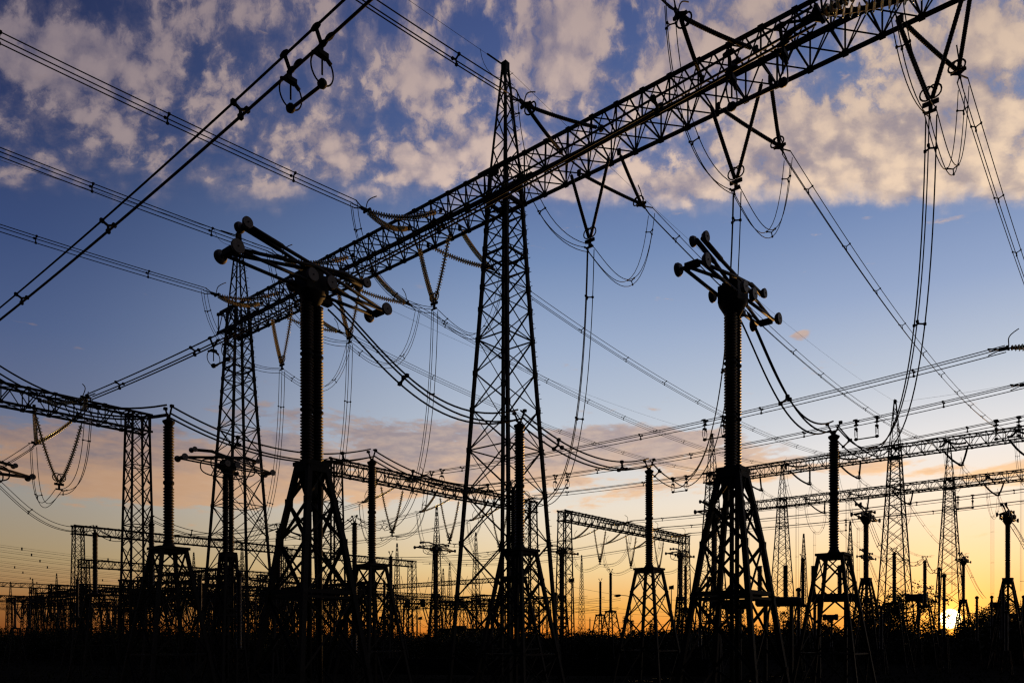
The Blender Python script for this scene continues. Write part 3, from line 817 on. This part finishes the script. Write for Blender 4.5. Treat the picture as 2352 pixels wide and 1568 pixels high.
# the tangle of distant plant in the dark corner: far posts, far gantries and their strings
far_posts = [(-150, 190), (-112, 178), (-98, 186), (-66, 150), (-63, 152), (-50, 140), (-41, 128), (-35, 150), (-28, 120), (-22, 108), (-47, 96), (-38, 88), (-60, 104), (-72, 118), (-15, 92), (-30, 74), (-44, 78), (-54, 84), (-13, 70), (2, 118), (-6, 134), (15, 140), (-18, 160), (-100, 230), (-140, 245), (-175, 250)]
for i, (x, y) in enumerate(far_posts):
    p = dup(POST0, V((x + R.uniform(-2, 2), y, 0)), 'small dark post insulator lost in the far tangle of the dark corner', 0, R.uniform(.55, .92)); p['group'] = 'far post insulators in the dark corner'
for i, (x, y, h) in enumerate(((-40, 108, 12.5), (-58, 132, 13.5), (-24, 128, 12), (-82, 148, 13), (-34, 172, 15), (-118, 190, 15), (-96, 172, 13.5), (-160, 215, 15), (-62, 190, 14.5), (-50, 215, 15.5), (-88, 255, 16), (-20, 200, 13.5), (-138, 225, 15), (-8, 175, 12.5), (-46, 118, 9.5), (-70, 140, 10), (-95, 165, 11), (-120, 205, 11.5), (-30, 140, 10), (-66, 170, 11), (-104, 200, 12), (-150, 240, 13), (-44, 150, 9), (-12, 150, 9.5), (-128, 178, 13), (-52, 104, 10.5), (-36, 98, 9.5), (-76, 128, 11.5), (-20, 108, 10.5), (-88, 188, 12), (-142, 200, 12.5), (-108, 158, 11.5), (-60, 230, 13), (-30, 190, 12.5), (-4, 160, 10.5), (-74, 210, 13.5), (-170, 232, 14))):
    if i % 2: a, b = (x, y), (x + .6488 * 26, y + .761 * 26)
    else: a, b = (x, y), (x - .761 * 26, y + .6488 * 26)
    g = low_gantry('small far gantry frame lost in the tangle of the dark corner', a, b, h - EYE, detail=False); g['group'] = 'far gantry frames in the dark corner'
    P = V((a[0], a[1], 0)); Q = V((b[0], b[1], 0)); sd_ = (Q - P).normalized(); w = sd_.cross(Z)
    for f in (.25, .5, .75):
        c = P.lerp(Q, f) + Z * h
        v = thing('suspension_insulator', 'tiny V string under a far gantry frame in the dark corner', 'insulator', tuple(c), 'far V strings in the dark corner')
        for q in (-1, 1):
            mb = MB(); insul(mb, c + sd_ * (1.6 * q) - Z * .6, c - Z * 4.4, 'polymer', .1, .16, 6, .3); mb.build('insulator_string', POLY, v)
        conductor(bez(c + w * 4 - Z * .2, c + w * 3.5 - Z * 4.5, c + w - Z * 5, c - Z * 4.7, 8) + bez(c - Z * 4.7, c - w - Z * 5, c - w * 3.5 - Z * 4.5, c - w * 4 - Z * .2, 8)[1:], w, 'tiny jumper loop under a far gantry frame in the dark corner', 'far jumper loops in the dark corner', 'jumper', r=.035, off=((-.2, 0), (.2, 0)), name='jumper_loop', n=4, sp=False)
        conductor(sagline(c + w * 4, c + w * 26 - Z * .5, .8, 8), w, 'thin bus between far gantry frames in the dark corner', 'far buses in the dark corner', 'overhead bus', r=.03, off=((-.2, 0), (.2, 0)), name='overhead_bus', n=4, sp=False)

# ------------------------------------------------------------------ ground and what stands low on it
gm = MB(); n = 60; vs = []; fs = []
X0, X1, Y0, Y1 = -1500, 1500, -60, 2600
for j in range(n + 1):
    for i in range(n + 1):
        fx = (i / n * 2 - 1); fy = j / n
        x = 1500 * math.copysign(abs(fx) ** 1.8, fx); y = -60 + 2660 * fy ** 2.2
        vs.append(V((x, y, R.uniform(-.04, .04) if 5 < y < 400 and abs(x) < 300 else 0)))
for j in range(n):
    for i in range(n): k = j * (n + 1) + i; fs.append((k, k + 1, k + n + 2, k + n + 1))
gm.add(vs, fs, 0, True)
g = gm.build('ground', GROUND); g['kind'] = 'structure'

gm = MB()
for i in range(15000):
    d = 55 + 130 * R.random() ** 1.3; x = R.uniform(-.75, .75) * d; h = R.uniform(.1, .32); a = R.uniform(0, 6.28); w = R.uniform(.03, .08) * (1 + d / 90)
    p = V((x, d, -.05)); dx = V((math.cos(a), math.sin(a), 0)) * w; tip = p + V((R.uniform(-.2, .2), R.uniform(-.2, .2), h))
    gm.add([p - dx, p + dx, tip], [(0, 1, 2)])
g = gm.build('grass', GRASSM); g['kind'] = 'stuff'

for i, (u, v, L, w) in enumerate(((1533, 1559, 1.5, .5), (1582, 1560, 1.6, .5), (1634, 1550, .9, .35), (1664, 1550, .9, .35), (1796, 1554, 1.3, .7), (1836, 1555, 1.4, .8), (1478, 1564, 1.1, .4), (1716, 1564, 1.0, .4))):
    Y = (EYE - .012) * F / (v - HY); c = V(((u - CX) / F * Y, Y, .055))
    mb = MB(); k = 18
    mb.add([c + V((L * (1 + .25 * math.sin(3 * t + i)) * math.cos(t), w * (1 + .3 * math.cos(2 * t + i)) * math.sin(t), 0)) for t in [2 * math.pi * q / k for q in range(k)]], [tuple(range(k))])
    o = mb.build('puddle', WATER); o['kind'] = 'structure'

# corrugated panel fence across the yard
root = thing('yard_fence', 'low ribbed metal fence crossing the black ground', 'fence', (-14, 62, 0))
for i in range(14):
    p = V((-26 + i * 3.0, 68 - i * .4, 0)); q = p + V((2.9, -.39, 0))
    mb = MB(); mb.bar(p + Z * 1.0, q + Z * 1.0, .03, 1.4)
    for k in range(9): mb.bar(p + Z * (.4 + k * .15) - B * .03, q + Z * (.4 + k * .15) - B * .03, .05, .06)
    mb.build('ribbed_panel', STEEL, root)
    mb = MB(); mb.bar(p, p + Z * 1.8, .08); mb.build('post', STEEL, root)


def car(loc, rz, lab):
    root = thing('parked_car', lab, 'car', (0, 0, 0), 'cars parked beyond the fence')
    prof = [(-2.2, .45), (-2.15, .8), (-1.7, .92), (-1.0, 1.38), (-.3, 1.48), (.6, 1.42), (1.2, 1.0), (2.0, .86), (2.2, .6), (2.15, .35)]
    mb = MB(); vs = []; 
    for sx, k in ((-.86, 1), (.86, 1)):
        vs += [V((y, sx * (1 if z < 1 else .84), z)) for y, z in prof]
    N = len(prof)
    mb.add(vs, [tuple(range(N))[::-1], tuple(range(N, 2 * N))] + [(i, (i + 1) % N, N + (i + 1) % N, N + i) for i in range(N)])
    body = mb.build('body', PAINT, root)
    for sx in (-1, 1):
        mb = MB(); mb.add([V((-1.0, sx * .80, .98)), V((-.75, sx * .75, 1.32)), V((.45, sx * .75, 1.32)), V((.9, sx * .80, .98))], [(0, 1, 2, 3) if sx < 0 else (3, 2, 1, 0)]); 
        for v_ in mb.v: v_.y += sx * .06
        mb.build('window', WATER, body)
        for y in (-1.35, 1.35):
            mb = MB(); mb.tube([V((y, sx * .7, .33)), V((y, sx * .9, .33))], .33, 14); mb.build('wheel', RUBBER, root)
    root.location = loc; root.rotation_euler = (0, 0, rz)


car(V((-39, 300, 0)), .2, 'pale blue car parked under the orange gap, near the hanging line trap')
car(V((20, 260, 0)), -.1, 'pale car parked beside the legs of the orange-horizon gantry')

hp = V((-80, 230, 0))
root = thing('site_hut', 'low hut with one lit orange window in the dark corner', 'hut', tuple(hp))
mb = MB(); ax = (V((1, 0, 0)), V((0, 1, 0)), Z); mb.box(hp + Z * 2.3, (16, 6, 4.6), ax); mb.build('wall', BRICK, root)
mb = MB(); mb.box(hp + Z * 4.75, (17, 7, .3), ax); mb.build('roof', STEEL, root)
mb = MB(); mb.box(hp + V((5, -3.03, 3.95)), (2.0, .06, .55), ax); mb.build('window', LIT, root)
hp = V((-11, 205, 0))
root = thing('relay_building', 'flat-roofed relay building seen between the legs of the central tower', 'building', tuple(hp))
mb = MB(); mb.box(hp + Z * 2.7, (17, 8, 5.4), ax); mb.build('wall', BRICK, root)
mb = MB(); mb.box(hp + Z * 5.6, (19, 9.5, .4), ax); mb.box(hp + V((-3, 0, 6.1)), (4, 3, .8), ax); mb.build('roof', STEEL, root)
for x in (-5, 0, 5):
    mb = MB(); mb.box(hp + V((x, -4.02, 2.6)), (1.6, .08, 1.3), ax); mb.build('window', WATER, root)


# ------------------------------------------------------------------ vegetation
def leaf(mb, p, s):
    a = V((R.uniform(-1, 1), R.uniform(-1, 1), R.uniform(-1, 1))).normalized(); b = a.cross(V((R.uniform(-1, 1), R.uniform(-1, 1), R.uniform(-1, 1)))).normalized()
    mb.add([p - a * s, p + b * s * .55, p + a * s, p - b * s * .55], [(0, 1, 2, 3)])


def make_bush(w, h, nl, name='bush'):
    root = thing(name, 'dark ragged bush in the scrub line along the horizon', 'bush', (0, 0, 0), 'bushes along the horizon')
    mb = MB()
    for i in range(7): mb.tube([V((R.uniform(-.2, .2) * w, R.uniform(-.2, .2) * w, 0)), V((R.uniform(-.4, .4) * w, R.uniform(-.3, .3) * w, h * R.uniform(.6, 1.0)))], [.07, .02], 5)
    mb.build('stem', BARK, root)
    mb = MB(); cl = [(V((R.uniform(-.75, .75) * w, R.uniform(-.5, .5) * w, h * R.uniform(.15, .8))), R.uniform(.25, .5) * min(w, h)) for _ in range(11)]
    for i in range(nl):
        c, r = R.choice(cl); d = V((R.gauss(0, 1), R.gauss(0, 1), R.gauss(0, 1))).normalized() * r * R.random() ** .45
        q = c + d; q.z = max(.05, q.z); leaf(mb, q, R.uniform(.10, .24))
    for i in range(nl // 8): leaf(mb, V((R.uniform(-.7, .7) * w, R.uniform(-.4, .4) * w, h * R.uniform(.7, 1.15))), R.uniform(.08, .16))
    mb.build('foliage', LEAF, root)
    return root


def make_tree(h, w, nl, poplar=False, lab='', bare=False):
    root = thing('broadleaf_tree' if not poplar else 'poplar_tree', lab, 'tree', (0, 0, 0))
    mb = MB(); pts = [V((R.uniform(-.1, .1), R.uniform(-.1, .1), h * f)) for f in (0, .15, .35, .55, .8, 1.0)]
    mb.tube(pts, [h * .022, h * .018, h * .014, h * .011, h * .006, .02], 7); mb.build('trunk', BARK, root)
    mb = MB(); cl = []
    for i in range(26 if not poplar else 34):
        f = R.uniform(.28, .98) if not poplar else R.uniform(.1, .98); a = R.uniform(0, 6.28)
        rad = w * (math.sin(math.pi * min(1, (f - .2) / .85)) ** .6 if not poplar else .8 * math.sin(math.pi * f) ** .5 + .15) * R.uniform(.35, 1.0)
        b = V((0, 0, h * max(.12, f - .14 - (.1 if poplar else 0)))); e = V((math.cos(a) * rad, math.sin(a) * rad, h * f))
        m = (b + e) / 2 + V((R.uniform(-.2, .2), R.uniform(-.2, .2), -.1 * rad))
        mb.tube([b, m, e], [h * .007, h * .004, .015], 5)
        for q in range(3):
            t = e + V((R.gauss(0, .12) * w, R.gauss(0, .12) * w, R.gauss(.04, .05) * h)); mb.tube([m.lerp(e, .6), t], [.03, .012], 4); cl.append((t, R.uniform(.10, .24) * w))
        cl.append((e, R.uniform(.16, .3) * w))
    mb.build('limb', BARK, root)
    mb = MB()
    for i in range(nl):
        c, r = R.choice(cl); d = V((R.gauss(0, 1), R.gauss(0, 1), R.gauss(0, .8))).normalized() * r * R.random() ** .5
        leaf(mb, c + d, R.uniform(.10, .22))
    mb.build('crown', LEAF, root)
    return root


BUSHES = [make_bush(2.6, 3.6, 900), make_bush(3.6, 3.2, 1100), make_bush(2.2, 4.6, 900), make_bush(4.4, 4.2, 1400)]
used = [False] * 4


def skyline(u):                       # how high the scrub stands over the horizon, in picture units measured from the photograph
    pts = ((-60, 14), (0, 16), (150, 20), (260, 12), (420, 22), (560, 14), (700, 12), (860, 10), (960, 8), (1060, 14), (1200, 8), (1300, 7), (1420, 8), (1520, 12), (1600, 24), (1760, 26), (1860, 24), (1980, 28), (2100, 30), (2150, 26), (2215, 26), (2260, 52), (2352, 58), (2420, 60))
    for (a, x), (b, y) in zip(pts, pts[1:]):
        if a <= u <= b: return x + (y - x) * (u - a) / (b - a)
    return 12


u = -50
while u < 2410:
    for rep in range(2):
        Y = R.uniform(95, 210); k = R.randrange(4)
        h0 = (3.6, 3.2, 4.6, 4.2)[k] * 1.05
        hh = EYE + skyline(u) / F * Y * R.uniform(.35, 1.05)
        if 2140 < u < 2225: hh = EYE + 10 / F * Y * R.uniform(.1, .8)
        loc = V(((u + R.uniform(-9, 9) - CX) / F * Y, Y, 0)); sc = hh / h0
        if not used[k]:
            used[k] = True; BUSHES[k].location = loc; BUSHES[k].scale = (sc,) * 3
        else: dup(BUSHES[k], loc, None, R.uniform(0, 6.28), sc)
    u += 17

TREES = [(2075, 1345, 105, 5.0, 4200, False, 'full leafy tree behind the post insulator by the far mast'), (2030, 1368, 112, 4.2, 2800, False, 'lower leafy tree joined to the bigger one by the far mast'),
         (1442, 1418, 150, 1.7, 1500, True, 'narrow poplar beside the wide post stand'), (1498, 1420, 155, 1.5, 1200, True, 'narrow poplar seen through the wide post stand'), (1338, 1442, 190, 4.5, 900, False, 'thin-leaved bush-like tree in the orange gap'),
         (1798, 1408, 120, 1.9, 1200, True, 'slim poplar just past the big sunny switch stand'), (1822, 1422, 125, 2.0, 900, False, 'small tree behind the round-ended tank'), (1690, 1392, 140, 3.6, 500, False, 'nearly bare tree seen through the big sunny switch stand'),
         (871, 1425, 150, 2.6, 1500, False, 'bushy dark tree under the far low gantry'), (2318, 1365, 130, 5.5, 3000, False, 'rounded tree under the switch at the bright edge'), (2268, 1398, 120, 4.2, 2200, False, 'low tree between the drum and the bright-edge switch'),
         (2345, 1375, 118, 4.6, 2400, False, 'tree cut off by the bright edge'), (150, 1412, 140, 5.5, 2600, False, 'broad dark tree behind the distant flat gantry'), (205, 1408, 150, 5.0, 2400, False, 'broad dark tree below the two-level gantry'), (1895, 1420, 150, 3.0, 1200, False, 'tree inside the table-topped stand')]
for u, v, Y, w, nl, pop, lab in TREES:
    c = at(u, v, Y)
    t = make_tree(c.z / 1.03, w, nl, pop, lab); t.location = (c.x, c.y, 0)

# ------------------------------------------------------------------ sky, sun, camera
SUN_U, SUN_V = 2183.0, 1420.0
sd = V(((SUN_U - CX) / F, 1, (HY - SUN_V) / F)).normalized()

W = bpy.data.worlds.new('World'); SC.world = W; W.use_nodes = True
nt = W.node_tree; nt.nodes.clear(); LK = nt.links.new


class S:                                                     # a float socket with arithmetic
    def __init__(s, k): s.k = k
    def __add__(a, b): return mth('ADD', a, b)
    def __radd__(a, b): return mth('ADD', a, b)
    def __sub__(a, b): return mth('SUBTRACT', a, b)
    def __rsub__(a, b): return mth('SUBTRACT', b, a)
    def __mul__(a, b): return mth('MULTIPLY', a, b)
    def __rmul__(a, b): return mth('MULTIPLY', a, b)
    def __truediv__(a, b): return mth('DIVIDE', a, b)
    def __rtruediv__(a, b): return mth('DIVIDE', b, a)


def setin(sock, x):
    if isinstance(x, S): LK(x.k, sock)
    else: sock.default_value = x


def mth(op, a, b=None, c=None, clamp=False):
    n = nt.nodes.new('ShaderNodeMath'); n.operation = op; n.use_clamp = clamp
    setin(n.inputs[0], a)
    if b is not None: setin(n.inputs[1], b)
    if c is not None: setin(n.inputs[2], c)
    return S(n.outputs[0])


def smooth(x, lo, hi):
    n = nt.nodes.new('ShaderNodeMapRange'); n.interpolation_type = 'SMOOTHSTEP'
    setin(n.inputs['Value'], x); setin(n.inputs['From Min'], lo); setin(n.inputs['From Max'], hi)
    return S(n.outputs['Result'])


def comb(x, y, z):
    n = nt.nodes.new('ShaderNodeCombineXYZ')
    for i, q in enumerate((x, y, z)): setin(n.inputs[i], q)
    return S(n.outputs[0])


def noise(vec, scale, detail=6, rough=.55, dist=0.0, lac=2.0):
    n = nt.nodes.new('ShaderNodeTexNoise'); LK(vec.k, n.inputs['Vector'])
    n.inputs['Scale'].default_value = scale; n.inputs['Detail'].default_value = detail; n.inputs['Roughness'].default_value = rough; n.inputs['Distortion'].default_value = dist; n.inputs['Lacunarity'].default_value = lac
    return S(n.outputs['Fac'])


def lin(c): return tuple((x / 255 / 12.92) if x / 255 <= .04045 else ((x / 255 + .055) / 1.055) ** 2.4 for x in c)


def ramp(fac, stops, space=1.0):
    n = nt.nodes.new('ShaderNodeValToRGB'); e = n.color_ramp.elements
    while len(e) < len(stops): e.new(.5)
    for q, (pos, c) in zip(e, stops): q.position = pos * space; q.color = (*lin(c), 1)
    setin(n.inputs['Fac'], fac)
    return S(n.outputs['Color'])


def mix(f, a, b, mode='MIX'):
    n = nt.nodes.new('ShaderNodeMix'); n.data_type = 'RGBA'; n.blend_type = mode; n.clamp_factor = True
    setin(n.inputs[0], f)
    for i, q in ((6, a), (7, b)):
        if isinstance(q, S): LK(q.k, n.inputs[i])
        else: n.inputs[i].default_value = (*q, 1)
    return S(n.outputs[2])


def voro(vec, scale, smoothness=.6):
    n = nt.nodes.new('ShaderNodeTexVoronoi'); n.voronoi_dimensions = '2D'; n.feature = 'SMOOTH_F1'
    LK(vec.k, n.inputs['Vector']); n.inputs['Scale'].default_value = scale; n.inputs['Smoothness'].default_value = smoothness
    return S(n.outputs['Distance'])


tc = nt.nodes.new('ShaderNodeTexCoord')
nrm = nt.nodes.new('ShaderNodeVectorMath'); nrm.operation = 'NORMALIZE'; LK(tc.outputs['Generated'], nrm.inputs[0])
DIR = S(nrm.outputs[0])
sep = nt.nodes.new('ShaderNodeSeparateXYZ'); LK(DIR.k, sep.inputs[0])
dx, dy, dz = (S(sep.outputs[i]) for i in range(3))
el = mth('ARCSINE', dz) * (180 / math.pi / 60.0)             # elevation, 0..1 for 0..60 degrees
az = mth('ARCTAN2', dx, dy) * (180 / math.pi)                # azimuth in degrees, 0 straight ahead

e_ = lambda d: max(0.0, d / 60.0)
SKY_COOL = ramp(el, ((e_(0), (120, 60, 22)), (e_(2.2), (154, 104, 58)), (e_(5), (162, 140, 104)), (e_(9), (150, 145, 138)), (e_(14), (96, 107, 138)), (e_(19), (71, 89, 130)), (e_(24), (52, 71, 116)), (e_(31), (36, 49, 91)), (e_(42), (27, 34, 68))))
SKY_MID = ramp(el, ((e_(0), (232, 128, 36)), (e_(2.2), (236, 172, 84)), (e_(5), (236, 206, 152)), (e_(9.5), (228, 218, 203)), (e_(14), (192, 201, 212)), (e_(20.5), (154, 172, 201)), (e_(26), (113, 138, 180)), (e_(31), (80, 102, 152)), (e_(42), (54, 70, 122))))
SKY_WARM = ramp(el, ((e_(0), (255, 150, 42)), (e_(2.2), (254, 190, 98)), (e_(5), (251, 216, 160)), (e_(9), (246, 230, 208)), (e_(12.5), (228, 228, 228)), (e_(17), (186, 198, 214)), (e_(22), (145, 165, 200)), (e_(27), (112, 136, 180)), (e_(42), (70, 86, 134))))
SKY_BACK = ramp(el, ((e_(0), (14, 14, 20)), (e_(8), (20, 20, 30)), (e_(20), (22, 26, 46)), (e_(50), (18, 22, 46))))
f1 = smooth(az, -36, 4); f2 = smooth(az, -2, 33)
base = mix(f2, mix(f1, SKY_COOL, SKY_MID), SKY_WARM)
behind = smooth(mth('ABSOLUTE', az - 12), 62, 120)
base = mix(behind, base, SKY_BACK)

# --- high broken cloud on a flat layer
zc = mth('MAXIMUM', dz, .03)
qx = dx / zc; qy = dy / zc
Q = comb(qx, qy, 0.0)
qn = lambda u, v: ((u - CX) / (HY - v), F / (HY - v))


def blob(u, v, ru, rv, amp):                                  # a soft patch of cloudiness on the layer
    cx, cy = qn(u, v); k = 1.0 / (HY - v)
    a = (qx - cx) * (1 / (ru * k)); b = (qy - cy) * (1 / (rv * k * 1.35))
    d = mth('SQRT', a * a + b * b)
    n = nt.nodes.new('ShaderNodeMapRange'); n.interpolation_type = 'SMOOTHSTEP'
    setin(n.inputs['Value'], d); n.inputs['From Min'].default_value = 1.25; n.inputs['From Max'].default_value = 0.15; n.inputs['To Max'].default_value = amp
    return S(n.outputs['Result'])


ca = az * .031; cb = qy * .66                                # puffs stand upright: columns by azimuth, rows by distance
Q = comb(ca, cb, 0.0)
warp = noise(Q, 3.0, 4, .55) - .5; warp2 = noise(comb(ca, cb, 9.0), 3.0, 4, .55) - .5
wf = noise(Q, 20.0, 5, .62) - .5; wf2 = noise(comb(ca, cb, 6.0), 20.0, 5, .62) - .5
Qw = comb(ca + warp * .06 + wf * .05, cb + warp2 * .06 + wf2 * .05, 0.0)
big = noise(comb(ca * 1.5, cb * 1.4, 1.7), 3.2, 3, .5)
puff = .62 - voro(Qw, 14.0, 1.0)
puff2 = .62 - voro(comb(ca + wf * .04 + .37, cb + wf2 * .04 + .21, 0.0), 28.0, 1.0)
mid = noise(comb(ca + warp * .04, cb + warp2 * .04, 2.0), 10.5, 10, .66)
fine = noise(Qw, 50.0, 6, .66)
cov = (f1 - 1.0) * .055 + big * .46 + puff * .26 + puff2 * .30 + mid * .70 + fine * .50 - .02
for u, v, ru, rv, a in ((60, 120, 150, 130, .22), (250, 150, 170, 120, .26), (480, 215, 110, 75, .14), (400, 80, 130, 90, .10), (640, 50, 190, 110, .18), (770, 350, 75, 120, .24), (610, 440, 90, 40, .22), (270, 300, 200, 110, .10),
                        (960, 180, 90, 170, .26), (985, 370, 130, 110, .24), (820, 450, 150, 30, .16), (1100, 330, 90, 110, .18), (1290, 130, 160, 150, .26), (1250, 380, 160, 110, .26), (1340, 440, 140, 50, .26), (1600, 170, 220, 140, .22), (1560, 430, 200, 80, .28), (1720, 40, 200, 80, .12),
                        (1820, 350, 260, 150, .28), (2120, 320, 320, 190, .30), (2000, 440, 260, 60, .26), (2280, 430, 160, 80, .26), (2250, 90, 200, 120, .22), (1090, 90, 110, 110, -.20), (1430, 110, 70, 90, -.12), (480, 330, 130, 60, -.12), (130, 330, 120, 60, -.08), (860, 60, 90, 90, -.12), (240, 20, 140, 60, -.14), (1960, 250, 90, 40, -.12), (1890, 130, 80, 60, -.08)):
    cov = cov + blob(u, v, ru, rv, a)
edge_c = smooth(az, -34, -4) * .06 + 1.765
wob = (noise(comb(ca * 1.2, cb * .5, 3.0), 5.0, 6, .62) - .5) * .40 + fine * .10 - .05
edge = smooth(qy + wob, edge_c + .03, edge_c - .13)
dens = smooth(cov + edge * .10, .96, 1.27)
dens = mth('MAXIMUM', dens, smooth(cov + (warp + wf * .5) * .5, .74, 1.12) * .42) * edge
shade = smooth(puff * .5 + puff2 * .4 + mid * .55 + fine * .25 + noise(comb(qx, qy, 5.0), 6.0, 4, .6) * .5, .60, 1.12)
HI_COOL = mix(shade, lin((74, 75, 102)), lin((154, 138, 140)))
HI_MID = mix(shade, lin((140, 132, 150)), lin((244, 214, 192)))
HI_WARM = mix(shade, lin((168, 150, 146)), lin((255, 222, 184)))
hi = mix(f2, mix(f1, HI_COOL, HI_MID), HI_WARM)
hi = mix(smooth(el, .42, .70) * .6, hi, lin((110, 100, 118)))
front = 1.0 - behind
sky = mix(dens * .86 * front, base, hi)

# --- low streaky band over the sunset
eld = el * 60.0
L1 = comb(az * .07, eld * .34, 0.0)
lw = noise(L1, 1.3, 4, .55) - .5
lown = noise(comb(az * .07 + lw * .4, eld * .27 + lw * .5, 2.0), 3.0, 8, .60, .2)
lowf = noise(comb(az * .14, eld * .46, 4.0), 4.6, 7, .64)


def bandblob(u, v, ru, rv, amp):
    h = math.hypot(u - CX, F); ca = math.degrees(math.atan2(u - CX, F)); ce = math.degrees(math.atan2(HY - v, h)); k = math.degrees(1 / h)
    a = (az - ca) * (1 / (ru * k)); b = (eld - ce) * (1 / (rv * k)); d = mth('SQRT', a * a + b * b)
    n = nt.nodes.new('ShaderNodeMapRange'); n.interpolation_type = 'SMOOTHSTEP'
    setin(n.inputs['Value'], d); n.inputs['From Min'].default_value = 1.2; n.inputs['From Max'].default_value = 0.1; n.inputs['To Max'].default_value = amp
    return S(n.outputs['Result'])


lc = lown * 1.3 + lowf * .62 - .09
for u, v, ru, rv, a in ((120, 1050, 420, 110, .44), (420, 1090, 320, 130, .40), (760, 1060, 340, 140, .36), (900, 1120, 300, 60, .2), (1010, 1010, 220, 70, .36), (1060, 1080, 260, 70, .28), (1230, 1030, 180, 60, .24), (1420, 1005, 240, 65, .42), (1640, 1030, 200, 55, .34), (1330, 1090, 340, 80, .32), (1700, 1085, 200, 45, .22), (1780, 1080, 260, 40, .18), (2050, 1075, 160, 40, .34), (2290, 1090, 190, 45, .32), (2230, 1190, 230, 20, .12), (1838, 771, 34, 16, .36), (1500, 1150, 500, 60, .06), (560, 930, 200, 40, .1)):
    lc = lc + bandblob(u, v, ru, rv, a * 1.22 + .02)
ld = smooth(lc, 1.075, 1.33)
# the top of the band is grey-violet, its underside catches the orange light
topness = smooth(eld + (lown - .5) * 9.0, 9.5, 14.5)
LO_COOL = mix(topness, lin((180, 138, 106)), lin((110, 102, 114)))
LO_MID = mix(topness, lin((242, 188, 136)), lin((154, 134, 136)))
LO_WARM = mix(topness, lin((252, 196, 128)), lin((196, 166, 150)))
lo = mix(f2, mix(f1, LO_COOL, LO_MID), LO_WARM)
lo = mix(smooth(lowf, .35, .7) * .3, lo, mix(f1, lin((190, 152, 124)), lin((250, 214, 176))))
sky = mix(ld * .82 * front, sky, lo)

# --- the sun and the glow round it
dot = nt.nodes.new('ShaderNodeVectorMath'); dot.operation = 'DOT_PRODUCT'; LK(DIR.k, dot.inputs[0]); dot.inputs[1].default_value = sd
ang = mth('ARCCOSINE', mth('MINIMUM', S(dot.outputs['Value']), .9999999)) * (180 / math.pi)


def glow(w, amp): return mth('EXPONENT', ang * (-1.0 / w)) * amp


def addc(a, f, c): return mix(1.0, a, mix(f, (0, 0, 0), c), 'ADD')


sky = addc(sky, mth('MINIMUM', glow(5.0, .16), 1.0), (1.0, .50, .10))
g2_ = mth('MINIMUM', glow(1.1, 1.5), 1.6)
sky = addc(sky, g2_, (1.0, .46, .05))
sunf = smooth(ang, .68, .48)
sky = addc(sky, sunf, (9.0, 7.2, 3.4))
# below the horizon: dark earth
sky = mix(smooth(dz, -.002, -.02), sky, (.012, .010, .009))

ns = nt.nodes.new('ShaderNodeTexSky'); ns.sky_type = 'NISHITA'; ns.sun_disc = False
ns.sun_elevation = math.asin(sd.z); ns.sun_rotation = math.atan2(sd.x, sd.y); ns.air_density = 1.2; ns.dust_density = 2.0
bg1 = nt.nodes.new('ShaderNodeBackground'); LK(sky.k, bg1.inputs['Color']); bg1.inputs['Strength'].default_value = 1.0
bg2 = nt.nodes.new('ShaderNodeBackground'); LK(ns.outputs['Color'], bg2.inputs['Color']); bg2.inputs['Strength'].default_value = .012
ad = nt.nodes.new('ShaderNodeAddShader'); LK(bg1.outputs[0], ad.inputs[0]); LK(bg2.outputs[0], ad.inputs[1])
wo = nt.nodes.new('ShaderNodeOutputWorld'); LK(ad.outputs[0], wo.inputs['Surface'])
W.cycles.sampling_method = 'MANUAL'; W.cycles.sample_map_resolution = 512

sl = bpy.data.lights.new('setting_sun', 'SUN'); sl.energy = 3.0; sl.angle = math.radians(.6); sl.color = (1.0, .50, .14)
so = bpy.data.objects.new('setting_sun', sl); COL.objects.link(so); so.rotation_euler = (-sd).to_track_quat('-Z', 'Y').to_euler()

cd = bpy.data.cameras.new('camera'); cam = bpy.data.objects.new('camera', cd); COL.objects.link(cam)
cam.location = (0, 0, EYE); cam.rotation_euler = (math.radians(90), 0, 0)
cd.sensor_width = 36; cd.lens = 36 * F / 2352; cd.shift_y = (HY - 784) / 2352
cd.clip_start = .1; cd.clip_end = 6000
SC.camera = cam

SC.render.engine = 'CYCLES'
SC.view_settings.view_transform = 'Standard'; SC.view_settings.look = 'None'; SC.view_settings.exposure = 0; SC.view_settings.gamma = 1
SC.cycles.max_bounces = 5; SC.cycles.transparent_max_bounces = 12; SC.cycles.use_denoising = True
SC.cycles.filter_width = 1.3
